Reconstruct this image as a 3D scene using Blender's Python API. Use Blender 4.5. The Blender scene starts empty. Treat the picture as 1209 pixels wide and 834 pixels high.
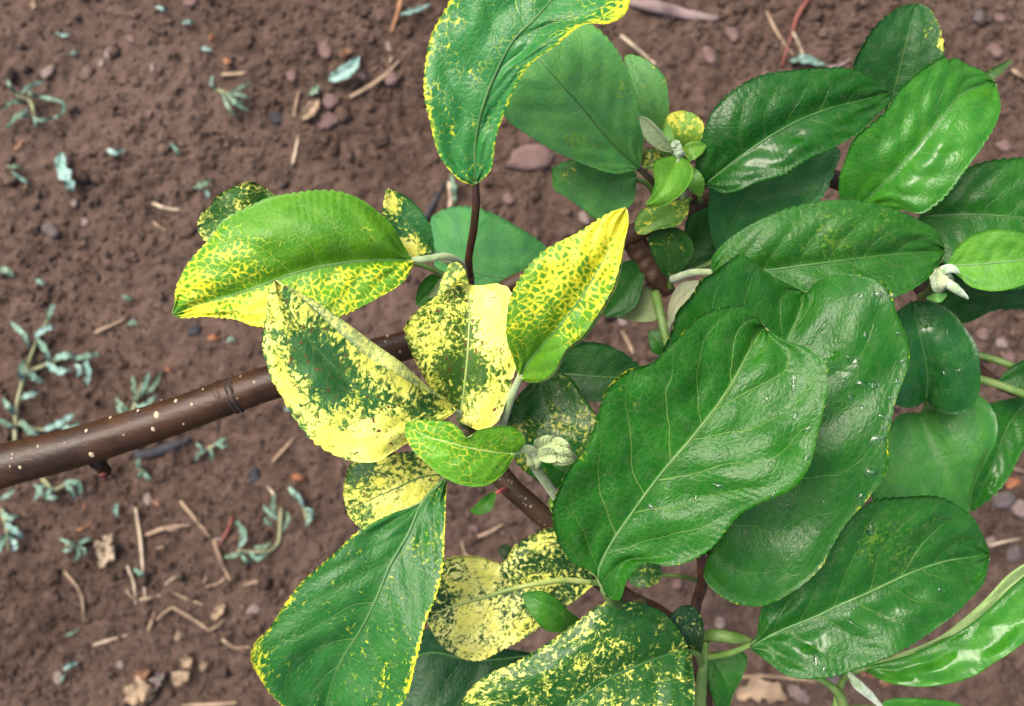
import bpy, bmesh, math, random
import numpy as np
from mathutils import Vector

random.seed(7)
rng = np.random.default_rng(7)
scene = bpy.context.scene
COL = scene.collection
R = math.radians

# ------------------------------------------------------------------ camera, sky, sun, exposure
HC = 0.62                 # camera height above the soil (m)
LENS = 30.0
PW, PH = 1209.0, 834.0    # size of the survey picture the measurements were taken on
cam_d = bpy.data.cameras.new('camera')
cam_d.lens = LENS
cam_d.sensor_width = 36.0
cam_d.clip_start = 0.01
cam_d.clip_end = 500.0
cam_d.dof.use_dof = True
cam_d.dof.focus_distance = 0.25
cam_d.dof.aperture_fstop = 13.5
cam = bpy.data.objects.new('camera', cam_d)
cam.location = (0, 0, HC)
COL.objects.link(cam)
scene.camera = cam

SUN_EL, SUN_AZ = 57.0, 138.0     # azimuth measured from +X, counter-clockwise
world = bpy.data.worlds.new('World')
scene.world = world
world.use_nodes = True
wn = world.node_tree.nodes
wl = world.node_tree.links
wn.clear()
w_out = wn.new('ShaderNodeOutputWorld')
w_bg = wn.new('ShaderNodeBackground')
w_sky = wn.new('ShaderNodeTexSky')
w_sky.sky_type = 'NISHITA'
w_sky.sun_disc = False
w_sky.sun_elevation = R(SUN_EL)
w_sky.sun_rotation = R(90.0 - SUN_AZ)
w_sky.air_density = 0.7
w_sky.dust_density = 8.0
w_sky.ozone_density = 1.0
w_bg.inputs['Strength'].default_value = 0.15
wl.new(w_sky.outputs[0], w_bg.inputs[0])
wl.new(w_bg.outputs[0], w_out.inputs[0])

sun_d = bpy.data.lights.new('sun', 'SUN')
sun_d.energy = 1.15
sun_d.angle = R(38)
sun_d.color = (1.0, 0.93, 0.84)
sun = bpy.data.objects.new('sun', sun_d)
sdir = Vector((math.cos(R(SUN_EL)) * math.cos(R(SUN_AZ)), math.cos(R(SUN_EL)) * math.sin(R(SUN_AZ)), math.sin(R(SUN_EL))))
sun.rotation_euler = sdir.to_track_quat('Z', 'Y').to_euler()
sun.location = sdir * 5
COL.objects.link(sun)

scene.view_settings.view_transform = 'Standard'
scene.view_settings.look = 'None'
scene.view_settings.gamma = 1.0
scene.view_settings.use_curve_mapping = False
scene.view_settings.exposure = 1.20

scene.cycles.max_bounces = 6
scene.cycles.diffuse_bounces = 3
scene.cycles.glossy_bounces = 3
scene.cycles.transmission_bounces = 5

# ------------------------------------------------------------------ helpers
K = 36.0 / LENS / PW


def P(px, py, d):
    """A measured point (picture position, distance below the lens plane) as a place in the scene."""
    return Vector(((px - PW / 2) * K * d, -(py - PH / 2) * K * d, HC - d))


def obj(name, me, mat=None, parent=None, smooth=True):
    o = bpy.data.objects.new(name, me)
    COL.objects.link(o)
    if mat is not None and len(me.materials) == 0:
        me.materials.append(mat)
    if smooth and len(me.polygons):
        me.polygons.foreach_set('use_smooth', [True] * len(me.polygons))
    if parent is not None:
        o.parent = parent
        o.matrix_parent_inverse = parent.matrix_basis.inverted()
    return o


def tag(o, label=None, cat=None, group=None, kind=None):
    if label: o['label'] = label
    if cat: o['category'] = cat
    if group: o['group'] = group
    if kind: o['kind'] = kind
    return o


def empty(name, loc):
    o = bpy.data.objects.new(name, None)
    o.location = loc
    o.empty_display_size = 0.02
    COL.objects.link(o)
    return o


def spline(pts, n, closed=False):
    """Smooth curve through points, n samples evenly spaced along its length."""
    p = np.asarray(pts, dtype=float)
    if len(p) == 2:
        t = np.linspace(0, 1, n)[:, None]
        return p[0] * (1 - t) + p[1] * t
    seg = np.linalg.norm(np.diff(p, axis=0), axis=1)
    seg = np.maximum(seg, 1e-6)
    u = np.concatenate([[0], np.cumsum(np.sqrt(seg))])
    m = np.zeros_like(p)
    m[1:-1] = (((p[1:-1] - p[:-2]) / (u[1:-1] - u[:-2])[:, None]) * (u[2:] - u[1:-1])[:, None]
               + ((p[2:] - p[1:-1]) / (u[2:] - u[1:-1])[:, None]) * (u[1:-1] - u[:-2])[:, None]) / (u[2:] - u[:-2])[:, None]
    m[0] = (p[1] - p[0]) / (u[1] - u[0])
    m[-1] = (p[-1] - p[-2]) / (u[-1] - u[-2])
    q = np.linspace(0, u[-1], max(300, n * 3))
    k = np.clip(np.searchsorted(u, q, side='right') - 1, 0, len(p) - 2)
    h = (u[k + 1] - u[k])[:, None]
    t = ((q - u[k]) / (u[k + 1] - u[k]))[:, None]
    c = ((2 * t**3 - 3 * t**2 + 1) * p[k] + (t**3 - 2 * t**2 + t) * h * m[k]
         + (-2 * t**3 + 3 * t**2) * p[k + 1] + (t**3 - t**2) * h * m[k + 1])
    L = np.concatenate([[0], np.cumsum(np.linalg.norm(np.diff(c, axis=0), axis=1))])
    w = np.linspace(0, L[-1], n)
    return np.stack([np.interp(w, L, c[:, i]) for i in range(c.shape[1])], axis=1)


def lerp_list(vals, s):
    v = np.asarray(vals, dtype=float).ravel()
    if len(v) == 1:
        return np.full_like(s, v[0])
    x = np.linspace(0, 1, len(v))
    out = np.zeros_like(s)
    k = np.clip(np.searchsorted(x, s, side='right') - 1, 0, len(v) - 2)
    t = (s - x[k]) / (x[k + 1] - x[k])
    m = np.gradient(v, x)
    h = x[k + 1] - x[k]
    out = ((2 * t**3 - 3 * t**2 + 1) * v[k] + (t**3 - 2 * t**2 + t) * h * m[k]
           + (-2 * t**3 + 3 * t**2) * v[k + 1] + (t**3 - t**2) * h * m[k + 1])
    return out


_grids = {}


def vnoise(x, y, f, seed):
    """Smooth value noise in -1..1."""
    g = _grids.get(seed)
    if g is None:
        g = np.random.default_rng(seed).uniform(-1, 1, (256, 256))
        _grids[seed] = g
    X = np.asarray(x) * f; Y = np.asarray(y) * f
    xi = np.floor(X).astype(int); yi = np.floor(Y).astype(int)
    fx = X - xi; fy = Y - yi
    fx = fx * fx * (3 - 2 * fx); fy = fy * fy * (3 - 2 * fy)
    a = g[xi % 256, yi % 256]; b = g[(xi + 1) % 256, yi % 256]
    c = g[xi % 256, (yi + 1) % 256]; e = g[(xi + 1) % 256, (yi + 1) % 256]
    return (a * (1 - fx) + b * fx) * (1 - fy) + (c * (1 - fx) + e * fx) * fy


def tube_mesh(name, pts, radii, sides=10, n=None, rough=0.0, cap=True, flat=1.0):
    n = n or max(6, len(pts) * 5)
    c = spline(pts, n)
    if len(radii) == len(pts):
        pp = np.asarray([tuple(q) for q in pts], dtype=float)
        cl = np.concatenate([[0], np.cumsum(np.linalg.norm(np.diff(pp, axis=0), axis=1))])
        r = np.interp(np.linspace(0, 1, n), cl / cl[-1], radii)
    else:
        r = lerp_list(radii, np.linspace(0, 1, n))
    T = np.gradient(c, axis=0)
    T /= np.linalg.norm(T, axis=1)[:, None] + 1e-12
    up = np.array([0, 0, 1.0])
    if abs(T[0] @ up) > 0.9: up = np.array([0, 1.0, 0])
    N0 = up - T[0] * (up @ T[0]); N0 /= np.linalg.norm(N0)
    V = []
    for i in range(n):
        N0 = N0 - T[i] * (N0 @ T[i]); N0 /= np.linalg.norm(N0) + 1e-12
        B = np.cross(T[i], N0)
        for k in range(sides):
            a = 2 * math.pi * k / sides
            rr = r[i] * (1 + rough * vnoise(np.array([i * 0.37 + k * 1.7]), np.array([k * 0.9]), 1.0, 91)[0])
            V.append(c[i] + (N0 * math.cos(a) * flat + B * math.sin(a)) * rr)
    F = []
    for i in range(n - 1):
        for k in range(sides):
            k2 = (k + 1) % sides
            F.append((i * sides + k, i * sides + k2, (i + 1) * sides + k2, (i + 1) * sides + k))
    if cap:
        F.append(tuple(range(sides - 1, -1, -1)))
        F.append(tuple((n - 1) * sides + k for k in range(sides)))
    me = bpy.data.meshes.new(name)
    me.from_pydata([tuple(v) for v in V], [], F)
    return me


# ------------------------------------------------------------------ materials
class NT:
    """Tiny node-tree writer."""
    def __init__(self, name):
        self.m = bpy.data.materials.new(name)
        self.m.use_nodes = True
        self.t = self.m.node_tree
        self.t.nodes.clear()
        self.out = self.t.nodes.new('ShaderNodeOutputMaterial')

    def n(self, typ, ins=None, **props):
        nd = self.t.nodes.new(typ)
        for k, v in props.items(): setattr(nd, k, v)
        for k, v in (ins or {}).items():
            s = nd.inputs[k]
            if hasattr(v, 'bl_idname') or isinstance(v, bpy.types.NodeSocket): self.t.links.new(v, s)
            else: s.default_value = v
        return nd

    def math(self, op, a, b=None, c=None, clamp=False):
        nd = self.t.nodes.new('ShaderNodeMath'); nd.operation = op; nd.use_clamp = clamp
        for i, v in enumerate((a, b, c)):
            if v is None: continue
            if isinstance(v, bpy.types.NodeSocket): self.t.links.new(v, nd.inputs[i])
            else: nd.inputs[i].default_value = v
        return nd.outputs[0]

    def mix(self, f, a, b, blend='MIX'):
        nd = self.t.nodes.new('ShaderNodeMix'); nd.data_type = 'RGBA'; nd.blend_type = blend
        for s, v in ((nd.inputs[0], f), (nd.inputs[6], a), (nd.inputs[7], b)):
            if isinstance(v, bpy.types.NodeSocket): self.t.links.new(v, s)
            else: s.default_value = v if not isinstance(v, tuple) or len(v) == 4 else (*v, 1)
        return nd.outputs[2]

    def fmix(self, f, a, b):
        nd = self.t.nodes.new('ShaderNodeMix'); nd.data_type = 'FLOAT'
        for s, v in ((nd.inputs[0], f), (nd.inputs[2], a), (nd.inputs[3], b)):
            if isinstance(v, bpy.types.NodeSocket): self.t.links.new(v, s)
            else: s.default_value = v
        return nd.outputs[0]

    def smooth(self, x, lo, hi, a=0.0, b=1.0):
        nd = self.t.nodes.new('ShaderNodeMapRange'); nd.interpolation_type = 'SMOOTHSTEP'
        for i, v in enumerate((x, lo, hi, a, b)):
            if isinstance(v, bpy.types.NodeSocket): self.t.links.new(v, nd.inputs[i])
            else: nd.inputs[i].default_value = v
        return nd.outputs[0]

    def noise(self, vec, scale, detail=3.0, rough=0.55, dist=0.0):
        nd = self.n('ShaderNodeTexNoise', {'Scale': scale, 'Detail': detail, 'Roughness': rough, 'Distortion': dist})
        if vec is not None: self.t.links.new(vec, nd.inputs['Vector'])
        return nd.outputs[0]

    def link(self, a, b): self.t.links.new(a, b)


VEIN_A, VEIN_B, VEIN_N = 0.17, 0.11, 7.0


def leaf_material(name, under=False):
    t = NT(name)
    uv = t.n('ShaderNodeUVMap', uv_map='leaf').outputs[0]
    st = t.n('ShaderNodeUVMap', uv_map='st').outputs[0]
    ca = t.n('ShaderNodeAttribute', attribute_name='leaf_green')
    cb = t.n('ShaderNodeAttribute', attribute_name='leaf_yellow')
    pr = t.n('ShaderNodeAttribute', attribute_name='leaf_form')
    sp = t.n('ShaderNodeSeparateColor', {0: pr.outputs['Color']})
    veinl, rough, retic, speck = sp.outputs[0], sp.outputs[1], sp.outputs[2], pr.outputs['Alpha']
    mos = ca.outputs['Alpha']
    sxyz = t.n('ShaderNodeSeparateXYZ', {0: st})
    s = sxyz.outputs[0]
    tt = t.math('SUBTRACT', t.math('MULTIPLY', sxyz.outputs[1], 2.0), 1.0)
    at = t.math('ABSOLUTE', tt)
    def N2(vec, scale, detail=2.0, rough=0.55, out=0):
        nd = t.n('ShaderNodeTexNoise', {'Vector': vec, 'Scale': scale, 'Detail': detail, 'Roughness': rough}, noise_dimensions='2D')
        return nd.outputs[out]

    def V2(vec, scale, feature):
        return t.n('ShaderNodeTexVoronoi', {'Vector': vec, 'Scale': scale}, feature=feature, voronoi_dimensions='2D')
    # warped coordinates
    warp = t.n('ShaderNodeVectorMath', {0: N2(uv, 3.0, 2.0, 0.6, 1), 1: (0.5, 0.5, 0.5)}, operation='SUBTRACT').outputs[0]
    warp = t.n('ShaderNodeVectorMath', {0: warp, 'Scale': 0.28}, operation='SCALE').outputs[0]
    uvw = t.n('ShaderNodeVectorMath', {0: uv, 1: warp}, operation='ADD').outputs[0]
    n_big = N2(uvw, 1.5, 3.0, 0.6)
    # secondary veins
    side = t.math('MULTIPLY', t.math('GREATER_THAN', tt, 0.0), 0.45)
    wv = t.math('MULTIPLY', t.math('SUBTRACT', N2(uv, 0.7, 1.0), 0.5), 0.08)
    ph = t.math('SUBTRACT', s, t.math('MULTIPLY', at, VEIN_A))
    ph = t.math('SUBTRACT', ph, t.math('MULTIPLY', t.math('MULTIPLY', at, at), VEIN_B))
    ph = t.math('ADD', ph, wv)
    ph = t.math('ADD', t.math('MULTIPLY', ph, VEIN_N), side)
    fr = t.math('ABSOLUTE', t.math('SUBTRACT', t.math('FRACT', t.math('ADD', ph, 10.0)), 0.5))   # 0 on the vein
    wid = t.math('MULTIPLY_ADD', at, -0.018, 0.028)
    sec = t.math('MULTIPLY', t.smooth(fr, t.math('MULTIPLY', wid, 0.2), wid, 1.0, 0.0), t.smooth(at, 0.7, 0.98, 1.0, 0.0))
    mid = t.smooth(at, 0.006, 0.03, 1.0, 0.0)
    # vein net
    uvs = t.n('ShaderNodeVectorMath', {0: uv, 1: t.n('ShaderNodeVectorMath', {0: warp, 'Scale': 0.55}, operation='SCALE').outputs[0]}, operation='ADD').outputs[0]
    ve = V2(uvs, 5.2, 'DISTANCE_TO_EDGE').outputs[0]
    net = t.smooth(ve, 0.0, 0.10, 1.0, 0.0)
    cellr = t.n('ShaderNodeSeparateColor', {0: V2(uvw, 11.0, 'F1').outputs['Color']}).outputs[0]
    n_mid = N2(uvw, 7.5, 3.0, 0.65)
    patch = t.math('MULTIPLY_ADD', t.math('SUBTRACT', n_big, 0.5), 0.95, 0.5)
    patch = t.math('MULTIPLY_ADD', t.math('SUBTRACT', n_mid, 0.5), 1.5, patch)
    patch = t.math('MULTIPLY_ADD', t.math('SUBTRACT', cellr, 0.5), 0.32, patch)
    rpatch = t.math('MULTIPLY_ADD', t.math('SUBTRACT', n_big, 0.5), 1.1, t.math('MULTIPLY', t.math('MINIMUM', ve, 0.5), 2.3))
    rpatch = t.math('MULTIPLY_ADD', t.math('SUBTRACT', n_mid, 0.5), 0.65, rpatch)
    patch = t.math('MULTIPLY_ADD', t.math('MAXIMUM', sec, t.math('MULTIPLY', mid, 1.2)), 0.30, patch)
    rpatch = t.math('MULTIPLY_ADD', sec, -0.30, rpatch)
    field = t.fmix(retic, patch, rpatch)
    dif = t.math('SUBTRACT', mos, field)
    lime = t.smooth(dif, t.math('MULTIPLY_ADD', retic, -0.14, -0.26), 0.06)
    yel = t.smooth(dif, t.math('MULTIPLY_ADD', retic, -0.08, -0.08), t.math('MULTIPLY_ADD', retic, 0.16, 0.18))
    # green with its own unevenness
    g = t.mix(t.smooth(n_big, 0.3, 0.7), t.mix(1.0, ca.outputs['Color'], (0.80, 0.88, 0.95), 'MULTIPLY'), t.mix(1.0, ca.outputs['Color'], (1.28, 1.12, 0.95), 'MULTIPLY'))
    lightgreen = t.mix(0.55, ca.outputs['Color'], (0.30, 0.46, 0.10))
    lines = t.math('MAXIMUM', t.math('MULTIPLY', sec, 0.9), t.math('MULTIPLY', net, t.math('MULTIPLY_ADD', retic, 0.16, 0.13)))
    lines = t.math('MULTIPLY', t.math('MAXIMUM', lines, mid), veinl, clamp=True)
    g = t.mix(lines, g, lightgreen)
    # yellow with paler and deeper patches
    y = t.mix(t.smooth(n_big, 0.35, 0.7), cb.outputs['Color'], t.mix(1.0, cb.outputs['Color'], (1.10, 1.10, 1.9), 'MULTIPLY'))
    y = t.mix(t.math('MULTIPLY', t.smooth(t.math('ADD', cellr, n_mid), 0.75, 1.3), 0.4), y, t.mix(0.35, y, ca.outputs['Color']))
    limec = t.mix(0.42, g, t.mix(1.0, cb.outputs['Color'], (0.62, 0.82, 0.55), 'MULTIPLY'))
    c = t.mix(yel, t.mix(lime, g, limec), y)
    # dry dust and rain residue
    c = t.mix(t.math('MULTIPLY', t.smooth(N2(uv, 2.8, 4.0, 0.7), 0.45, 0.75), 0.10), c, (0.22, 0.26, 0.15))
    # brown dead specks
    spm = t.math('MULTIPLY', t.smooth(N2(uvw, 6.5, 2.0, 0.5), 0.66, 0.70), t.smooth(n_big, 0.44, 0.54))
    spm = t.math('MULTIPLY', spm, speck)
    c = t.mix(spm, c, (0.13, 0.05, 0.02))
    if under:
        c = t.mix(0.52, c, (0.42, 0.52, 0.22))
        c = t.mix(t.math('MULTIPLY', t.math('MAXIMUM', sec, t.math('MULTIPLY', net, 0.4)), 0.5), c, (0.45, 0.52, 0.30))
    # relief
    hgt = t.math('MULTIPLY', t.math('MINIMUM', ve, 0.25), 0.55)
    hgt = t.math('SUBTRACT', hgt, t.math('MULTIPLY', sec, 0.35))
    hgt = t.math('ADD', hgt, t.math('MULTIPLY', N2(uv, 4.5, 3.0, 0.6), 0.55))
    hgt = t.math('ADD', hgt, t.math('MULTIPLY', N2(uv, 19.0, 1.0), 0.16))
    bmp = t.n('ShaderNodeBump', {'Strength': t.smooth(rough, 0.05, 0.22, 0.10, 0.62) if not under else 0.8, 'Distance': 0.0006, 'Height': hgt})
    rg = t.math('MULTIPLY_ADD', t.math('MULTIPLY', t.math('SUBTRACT', n_big, 0.5), t.smooth(rough, 0.05, 0.25)), 0.30, rough, clamp=True)
    pb = t.n('ShaderNodeBsdfPrincipled', {'Base Color': c, 'Roughness': 0.75 if under else rg, 'Normal': bmp.outputs[0],
                                         'IOR': 1.45, 'Specular IOR Level': 0.2 if under else 0.38})
    tr = t.n('ShaderNodeBsdfTranslucent', {'Color': t.mix(1.0, c, (1.15, 1.1, 0.55), 'MULTIPLY')})
    ms = t.n('ShaderNodeMixShader', {0: 0.28, 1: pb.outputs[0], 2: tr.outputs[0]})
    t.link(ms.outputs[0], t.out.inputs[0])
    return t.m


def simple(name, c1, c2, scale, rough=0.7, bump=0.0, bdist=0.001, detail=4.0, spec=0.4, island=0.0, sheen=0.0):
    t = NT(name)
    co = t.n('ShaderNodeTexCoord').outputs['Object']
    nz = t.noise(co, scale, detail, 0.6)
    f = t.smooth(nz, 0.32, 0.68)
    c = t.mix(f, c1, c2)
    if island:
        gi = t.n('ShaderNodeNewGeometry').outputs['Random Per Island']
        hs = t.n('ShaderNodeHueSaturation', {'Color': c, 'Value': t.math('MULTIPLY_ADD', gi, island, 1 - island / 2)})
        c = hs.outputs[0]
    pb = t.n('ShaderNodeBsdfPrincipled', {'Base Color': c, 'Roughness': rough, 'Specular IOR Level': spec, 'Sheen Weight': sheen})
    if bump:
        b = t.n('ShaderNodeBump', {'Strength': bump, 'Distance': bdist, 'Height': t.noise(co, scale * 2.5, 5.0, 0.65)})
        t.link(b.outputs[0], pb.inputs['Normal'])
    t.link(pb.outputs[0], t.out.inputs[0])
    return t.m


def soil_material(name, island):
    t = NT(name)
    geo = t.n('ShaderNodeNewGeometry')
    co = geo.outputs['Position']
    n1 = t.noise(co, 9.0, 5.0, 0.6)
    n2 = t.noise(co, 70.0, 5.0, 0.65)
    n3 = t.noise(co, 320.0, 3.0, 0.6)
    n0 = t.noise(co, 2.6, 3.0, 0.55)
    c = t.mix(t.smooth(n1, 0.3, 0.7), (0.050, 0.0305, 0.0215), (0.071, 0.045, 0.033))
    c = t.mix(t.smooth(n0, 0.40, 0.62), c, t.mix(1.0, c, (1.26, 1.32, 1.38), 'MULTIPLY'))
    c = t.mix(t.math('MULTIPLY', t.smooth(n2, 0.42, 0.75), 0.7), c, (0.110, 0.074, 0.057))
    c = t.mix(t.math('MULTIPLY', t.smooth(n2, 0.25, 0.45, 1.0, 0.0), 0.65), c, (0.026, 0.015, 0.012))  # crevice shade painted into the colour, where the relief noise is low
    c = t.mix(t.math('MULTIPLY', t.smooth(n3, 0.62, 0.72), 0.45), c, (0.19, 0.145, 0.128))
    c = t.mix(t.math('MULTIPLY', t.smooth(n3, 0.28, 0.38, 1.0, 0.0), 0.5), c, (0.018, 0.011, 0.009))  # same painted shade in the finest pits
    if island:
        gi = geo.outputs['Random Per Island']
        c = t.n('ShaderNodeHueSaturation', {'Color': c, 'Saturation': 0.95, 'Value': t.math('MULTIPLY_ADD', t.math('MULTIPLY', gi, gi), 0.6, 0.76)}).outputs[0]
    pb = t.n('ShaderNodeBsdfPrincipled', {'Base Color': c, 'Roughness': 0.92, 'Specular IOR Level': 0.2})
    h = t.math('ADD', t.math('MULTIPLY', n2, 1.0), t.math('MULTIPLY', n3, 0.35))
    b = t.n('ShaderNodeBump', {'Strength': 1.0, 'Distance': 0.006, 'Height': h})
    t.link(b.outputs[0], pb.inputs['Normal'])
    t.link(pb.outputs[0], t.out.inputs[0])
    return t.m


def bark_material(name, c1, c2, gloss=0.42):
    t = NT(name)
    co = t.n('ShaderNodeTexCoord').outputs['Object']
    n1 = t.noise(co, 60.0, 4.0, 0.6)
    st = t.n('ShaderNodeVectorMath', {0: co, 1: (1.0, 3.0, 1.0)}, operation='MULTIPLY').outputs[0]
    n2 = t.noise(st, 260.0, 3.0, 0.6)
    c = t.mix(t.smooth(n1, 0.3, 0.7), c1, c2)
    c = t.mix(t.math('MULTIPLY', t.smooth(n2, 0.5, 0.75), 0.35), c, (0.062, 0.036, 0.016))
    c = t.mix(t.math('MULTIPLY', t.smooth(t.noise(co, 28.0, 3.0), 0.58, 0.74), 0.45), c, (0.046, 0.034, 0.038))
    pb = t.n('ShaderNodeBsdfPrincipled', {'Base Color': c, 'Roughness': t.math('MULTIPLY_ADD', n1, 0.3, gloss - 0.12), 'Specular IOR Level': 0.30})
    b = t.n('ShaderNodeBump', {'Strength': 0.35, 'Distance': 0.0006, 'Height': t.math('ADD', n2, n1)})
    t.link(b.outputs[0], pb.inputs['Normal'])
    t.link(pb.outputs[0], t.out.inputs[0])
    return t.m


def water_material():
    t = NT('water')
    pb = t.n('ShaderNodeBsdfPrincipled', {'Base Color': (1, 1, 1, 1), 'Roughness': 0.0, 'IOR': 1.10, 'Specular IOR Level': 0.5, 'Transmission Weight': 1.0, 'Coat Weight': 1.0, 'Coat Roughness': 0.03, 'Coat IOR': 1.45})
    t.link(pb.outputs[0], t.out.inputs[0])
    return t.m


M_TOP = leaf_material('leaf_upper_side')
M_UND = leaf_material('leaf_lower_side', True)
M_SOIL = soil_material('soil', False)
M_CRUMB = soil_material('soil_crumb', True)
M_BARK = bark_material('bark_brown', (0.017, 0.0075, 0.003), (0.040, 0.0165, 0.005), 0.40)
M_TWIG = bark_material('bark_twig', (0.030, 0.016, 0.009), (0.060, 0.033, 0.018), 0.5)
M_LENT = simple('lenticel_cork', (0.26, 0.20, 0.12), (0.46, 0.39, 0.27), 900.0, 0.85)
M_SCAR = simple('bark_scar', (0.014, 0.009, 0.008), (0.036, 0.024, 0.022), 160.0, 0.8, 0.6)
M_PETG = simple('petiole_green', (0.065, 0.145, 0.025), (0.125, 0.20, 0.05), 180.0, 0.5, 0.2, 0.0003)
M_PETP = simple('petiole_pale_downy', (0.15, 0.22, 0.09), (0.25, 0.33, 0.16), 220.0, 0.8, 0.5, 0.0005, sheen=0.4)
M_PETR = simple('petiole_red_brown', (0.032, 0.010, 0.009), (0.055, 0.028, 0.012), 120.0, 0.45, 0.2, 0.0003)
M_PETD = simple('petiole_dark', (0.05, 0.06, 0.025), (0.09, 0.07, 0.04), 150.0, 0.5, 0.2, 0.0003)
M_MIDG = simple('midrib_pale_green', (0.050, 0.145, 0.030), (0.10, 0.20, 0.06), 160.0, 0.5)
M_MIDD = simple('midrib_dark_green', (0.025, 0.10, 0.02), (0.055, 0.14, 0.03), 160.0, 0.5)
M_MIDY = simple('midrib_yellow_green', (0.20, 0.30, 0.07), (0.32, 0.38, 0.12), 160.0, 0.5)
M_WOOL = simple('bud_wool', (0.15, 0.24, 0.12), (0.38, 0.47, 0.31), 420.0, 0.95, 0.8, 0.0005, sheen=0.6)
M_WOOLP = simple('bud_wool_pinkish', (0.50, 0.44, 0.38), (0.66, 0.60, 0.54), 300.0, 0.95, 0.8, 0.001, sheen=0.5)
M_PINK = simple('stipule_pink', (0.42, 0.06, 0.07), (0.60, 0.16, 0.12), 300.0, 0.6)
M_WATER = water_material()
M_STRAW = simple('dry_straw', (0.16, 0.11, 0.07), (0.30, 0.22, 0.14), 60.0, 0.8, 0.4, 0.0006)
M_STRAWO = simple('dry_straw_orange', (0.20, 0.09, 0.045), (0.30, 0.16, 0.08), 60.0, 0.8, 0.4, 0.0006)
M_STRAWP = simple('dry_straw_pale', (0.28, 0.22, 0.15), (0.42, 0.34, 0.24), 60.0, 0.8, 0.4, 0.0006)
M_RED = simple('red_stem', (0.11, 0.028, 0.020), (0.17, 0.05, 0.032), 70.0, 0.6)
M_WEED = simple('weed_blue_green', (0.080, 0.155, 0.105), (0.19, 0.31, 0.245), 70.0, 0.8, 0.5, 0.001)
M_WEEDD = simple('weed_grey_green', (0.075, 0.135, 0.08), (0.16, 0.25, 0.17), 70.0, 0.8, 0.5, 0.001)
M_WEEDB = simple('weed_blue_pale', (0.115, 0.22, 0.185), (0.235, 0.36, 0.325), 90.0, 0.8, 0.4, 0.001)
M_STEMW = simple('weed_stem', (0.16, 0.18, 0.09), (0.26, 0.26, 0.15), 70.0, 0.8)
M_STONE = simple('stone_reddish', (0.095, 0.058, 0.050), (0.155, 0.10, 0.088), 55.0, 0.9, 0.7, 0.003)
M_STONEP = simple('stone_pale', (0.12, 0.09, 0.078), (0.21, 0.165, 0.145), 60.0, 0.9, 0.6, 0.002)
M_STONEG = simple('stone_grey', (0.055, 0.045, 0.042), (0.11, 0.092, 0.088), 60.0, 0.9, 0.6, 0.002)
M_COAL = simple('dark_char', (0.010, 0.011, 0.014), (0.030, 0.032, 0.040), 90.0, 0.7, 0.9, 0.003)
M_WOOD = simple('wood_grey_brown', (0.12, 0.085, 0.08), (0.20, 0.15, 0.14), 50.0, 0.9, 0.8, 0.003)
M_DEAD = simple('dead_leaf_tan', (0.17, 0.12, 0.075), (0.30, 0.22, 0.14), 70.0, 0.85, 0.7, 0.002)
M_DEADB = simple('dead_leaf_brown', (0.13, 0.06, 0.035), (0.24, 0.13, 0.08), 70.0, 0.85, 0.7, 0.002)
M_ORNG = simple('orange_scrap', (0.20, 0.075, 0.035), (0.30, 0.13, 0.06), 80.0, 0.8)

# ------------------------------------------------------------------ soil


def ground_z(x, y):
    h = 0.0060 * vnoise(x, y, 13.0, 1) + 0.0024 * vnoise(x + 0.6 * y, y - 0.6 * x, 40.0, 2)
    h = h - 0.0024 * np.abs(vnoise(x + 0.35 * y + 3.1, y - 0.35 * x, 85.0, 3)) + 0.0019 * vnoise(x - 0.8 * y, y + 0.8 * x, 150.0, 4)
    return h


def axis(fine, step, far):
    a = list(np.arange(0, fine, step))
    x, st = fine, step
    while x < far:
        a.append(x); st *= 1.35; x += st
    a.append(far)
    a = np.array(a)
    return np.concatenate([-a[:0:-1], a])


gx = axis(0.66, 0.0027, 60.0)
gy = axis(0.52, 0.0027, 60.0)
GX, GY = np.meshgrid(gx, gy, indexing='xy')
fade = np.clip((0.78 - np.abs(GX)) / 0.12, 0, 1) * np.clip((0.64 - np.abs(GY)) / 0.12, 0, 1)
GZ = ground_z(GX, GY) * fade + 0.004 * (1 - fade) * vnoise(GX, GY, 2.0, 6) + 0.0016 * vnoise(GX + 0.5 * GY, GY - 0.5 * GX, 300.0, 5) * (fade > 0.9)
nx, ny = len(gx), len(gy)
verts = np.stack([GX, GY, GZ], axis=-1).reshape(-1, 3)
ii = np.arange(nx * ny).reshape(ny, nx)
quads = np.stack([ii[:-1, :-1], ii[:-1, 1:], ii[1:, 1:], ii[1:, :-1]], axis=-1).reshape(-1, 4)


def mesh_np(name, v, f):
    me = bpy.data.meshes.new(name)
    k = f.shape[1]
    me.vertices.add(len(v)); me.vertices.foreach_set('co', np.asarray(v, dtype=np.float32).ravel())
    me.loops.add(f.size); me.loops.foreach_set('vertex_index', f.astype(np.int32).ravel())
    me.polygons.add(len(f)); me.polygons.foreach_set('loop_start', np.arange(0, f.size, k, dtype=np.int32))
    me.polygons.foreach_set('loop_total', np.full(len(f), k, dtype=np.int32))
    me.update(calc_edges=True)
    return me


g = obj('ground', mesh_np('ground', verts, quads), M_SOIL)
tag(g, 'bare reddish brown crumbly soil under the branch', 'ground', kind='structure')


def ico(sub):
    bm = bmesh.new(); bmesh.ops.create_icosphere(bm, subdivisions=sub + 1, radius=1.0)
    v = np.array([x.co[:] for x in bm.verts]); f = np.array([[q.index for q in p.verts] for p in bm.faces])
    bm.free()
    return v, f


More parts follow.
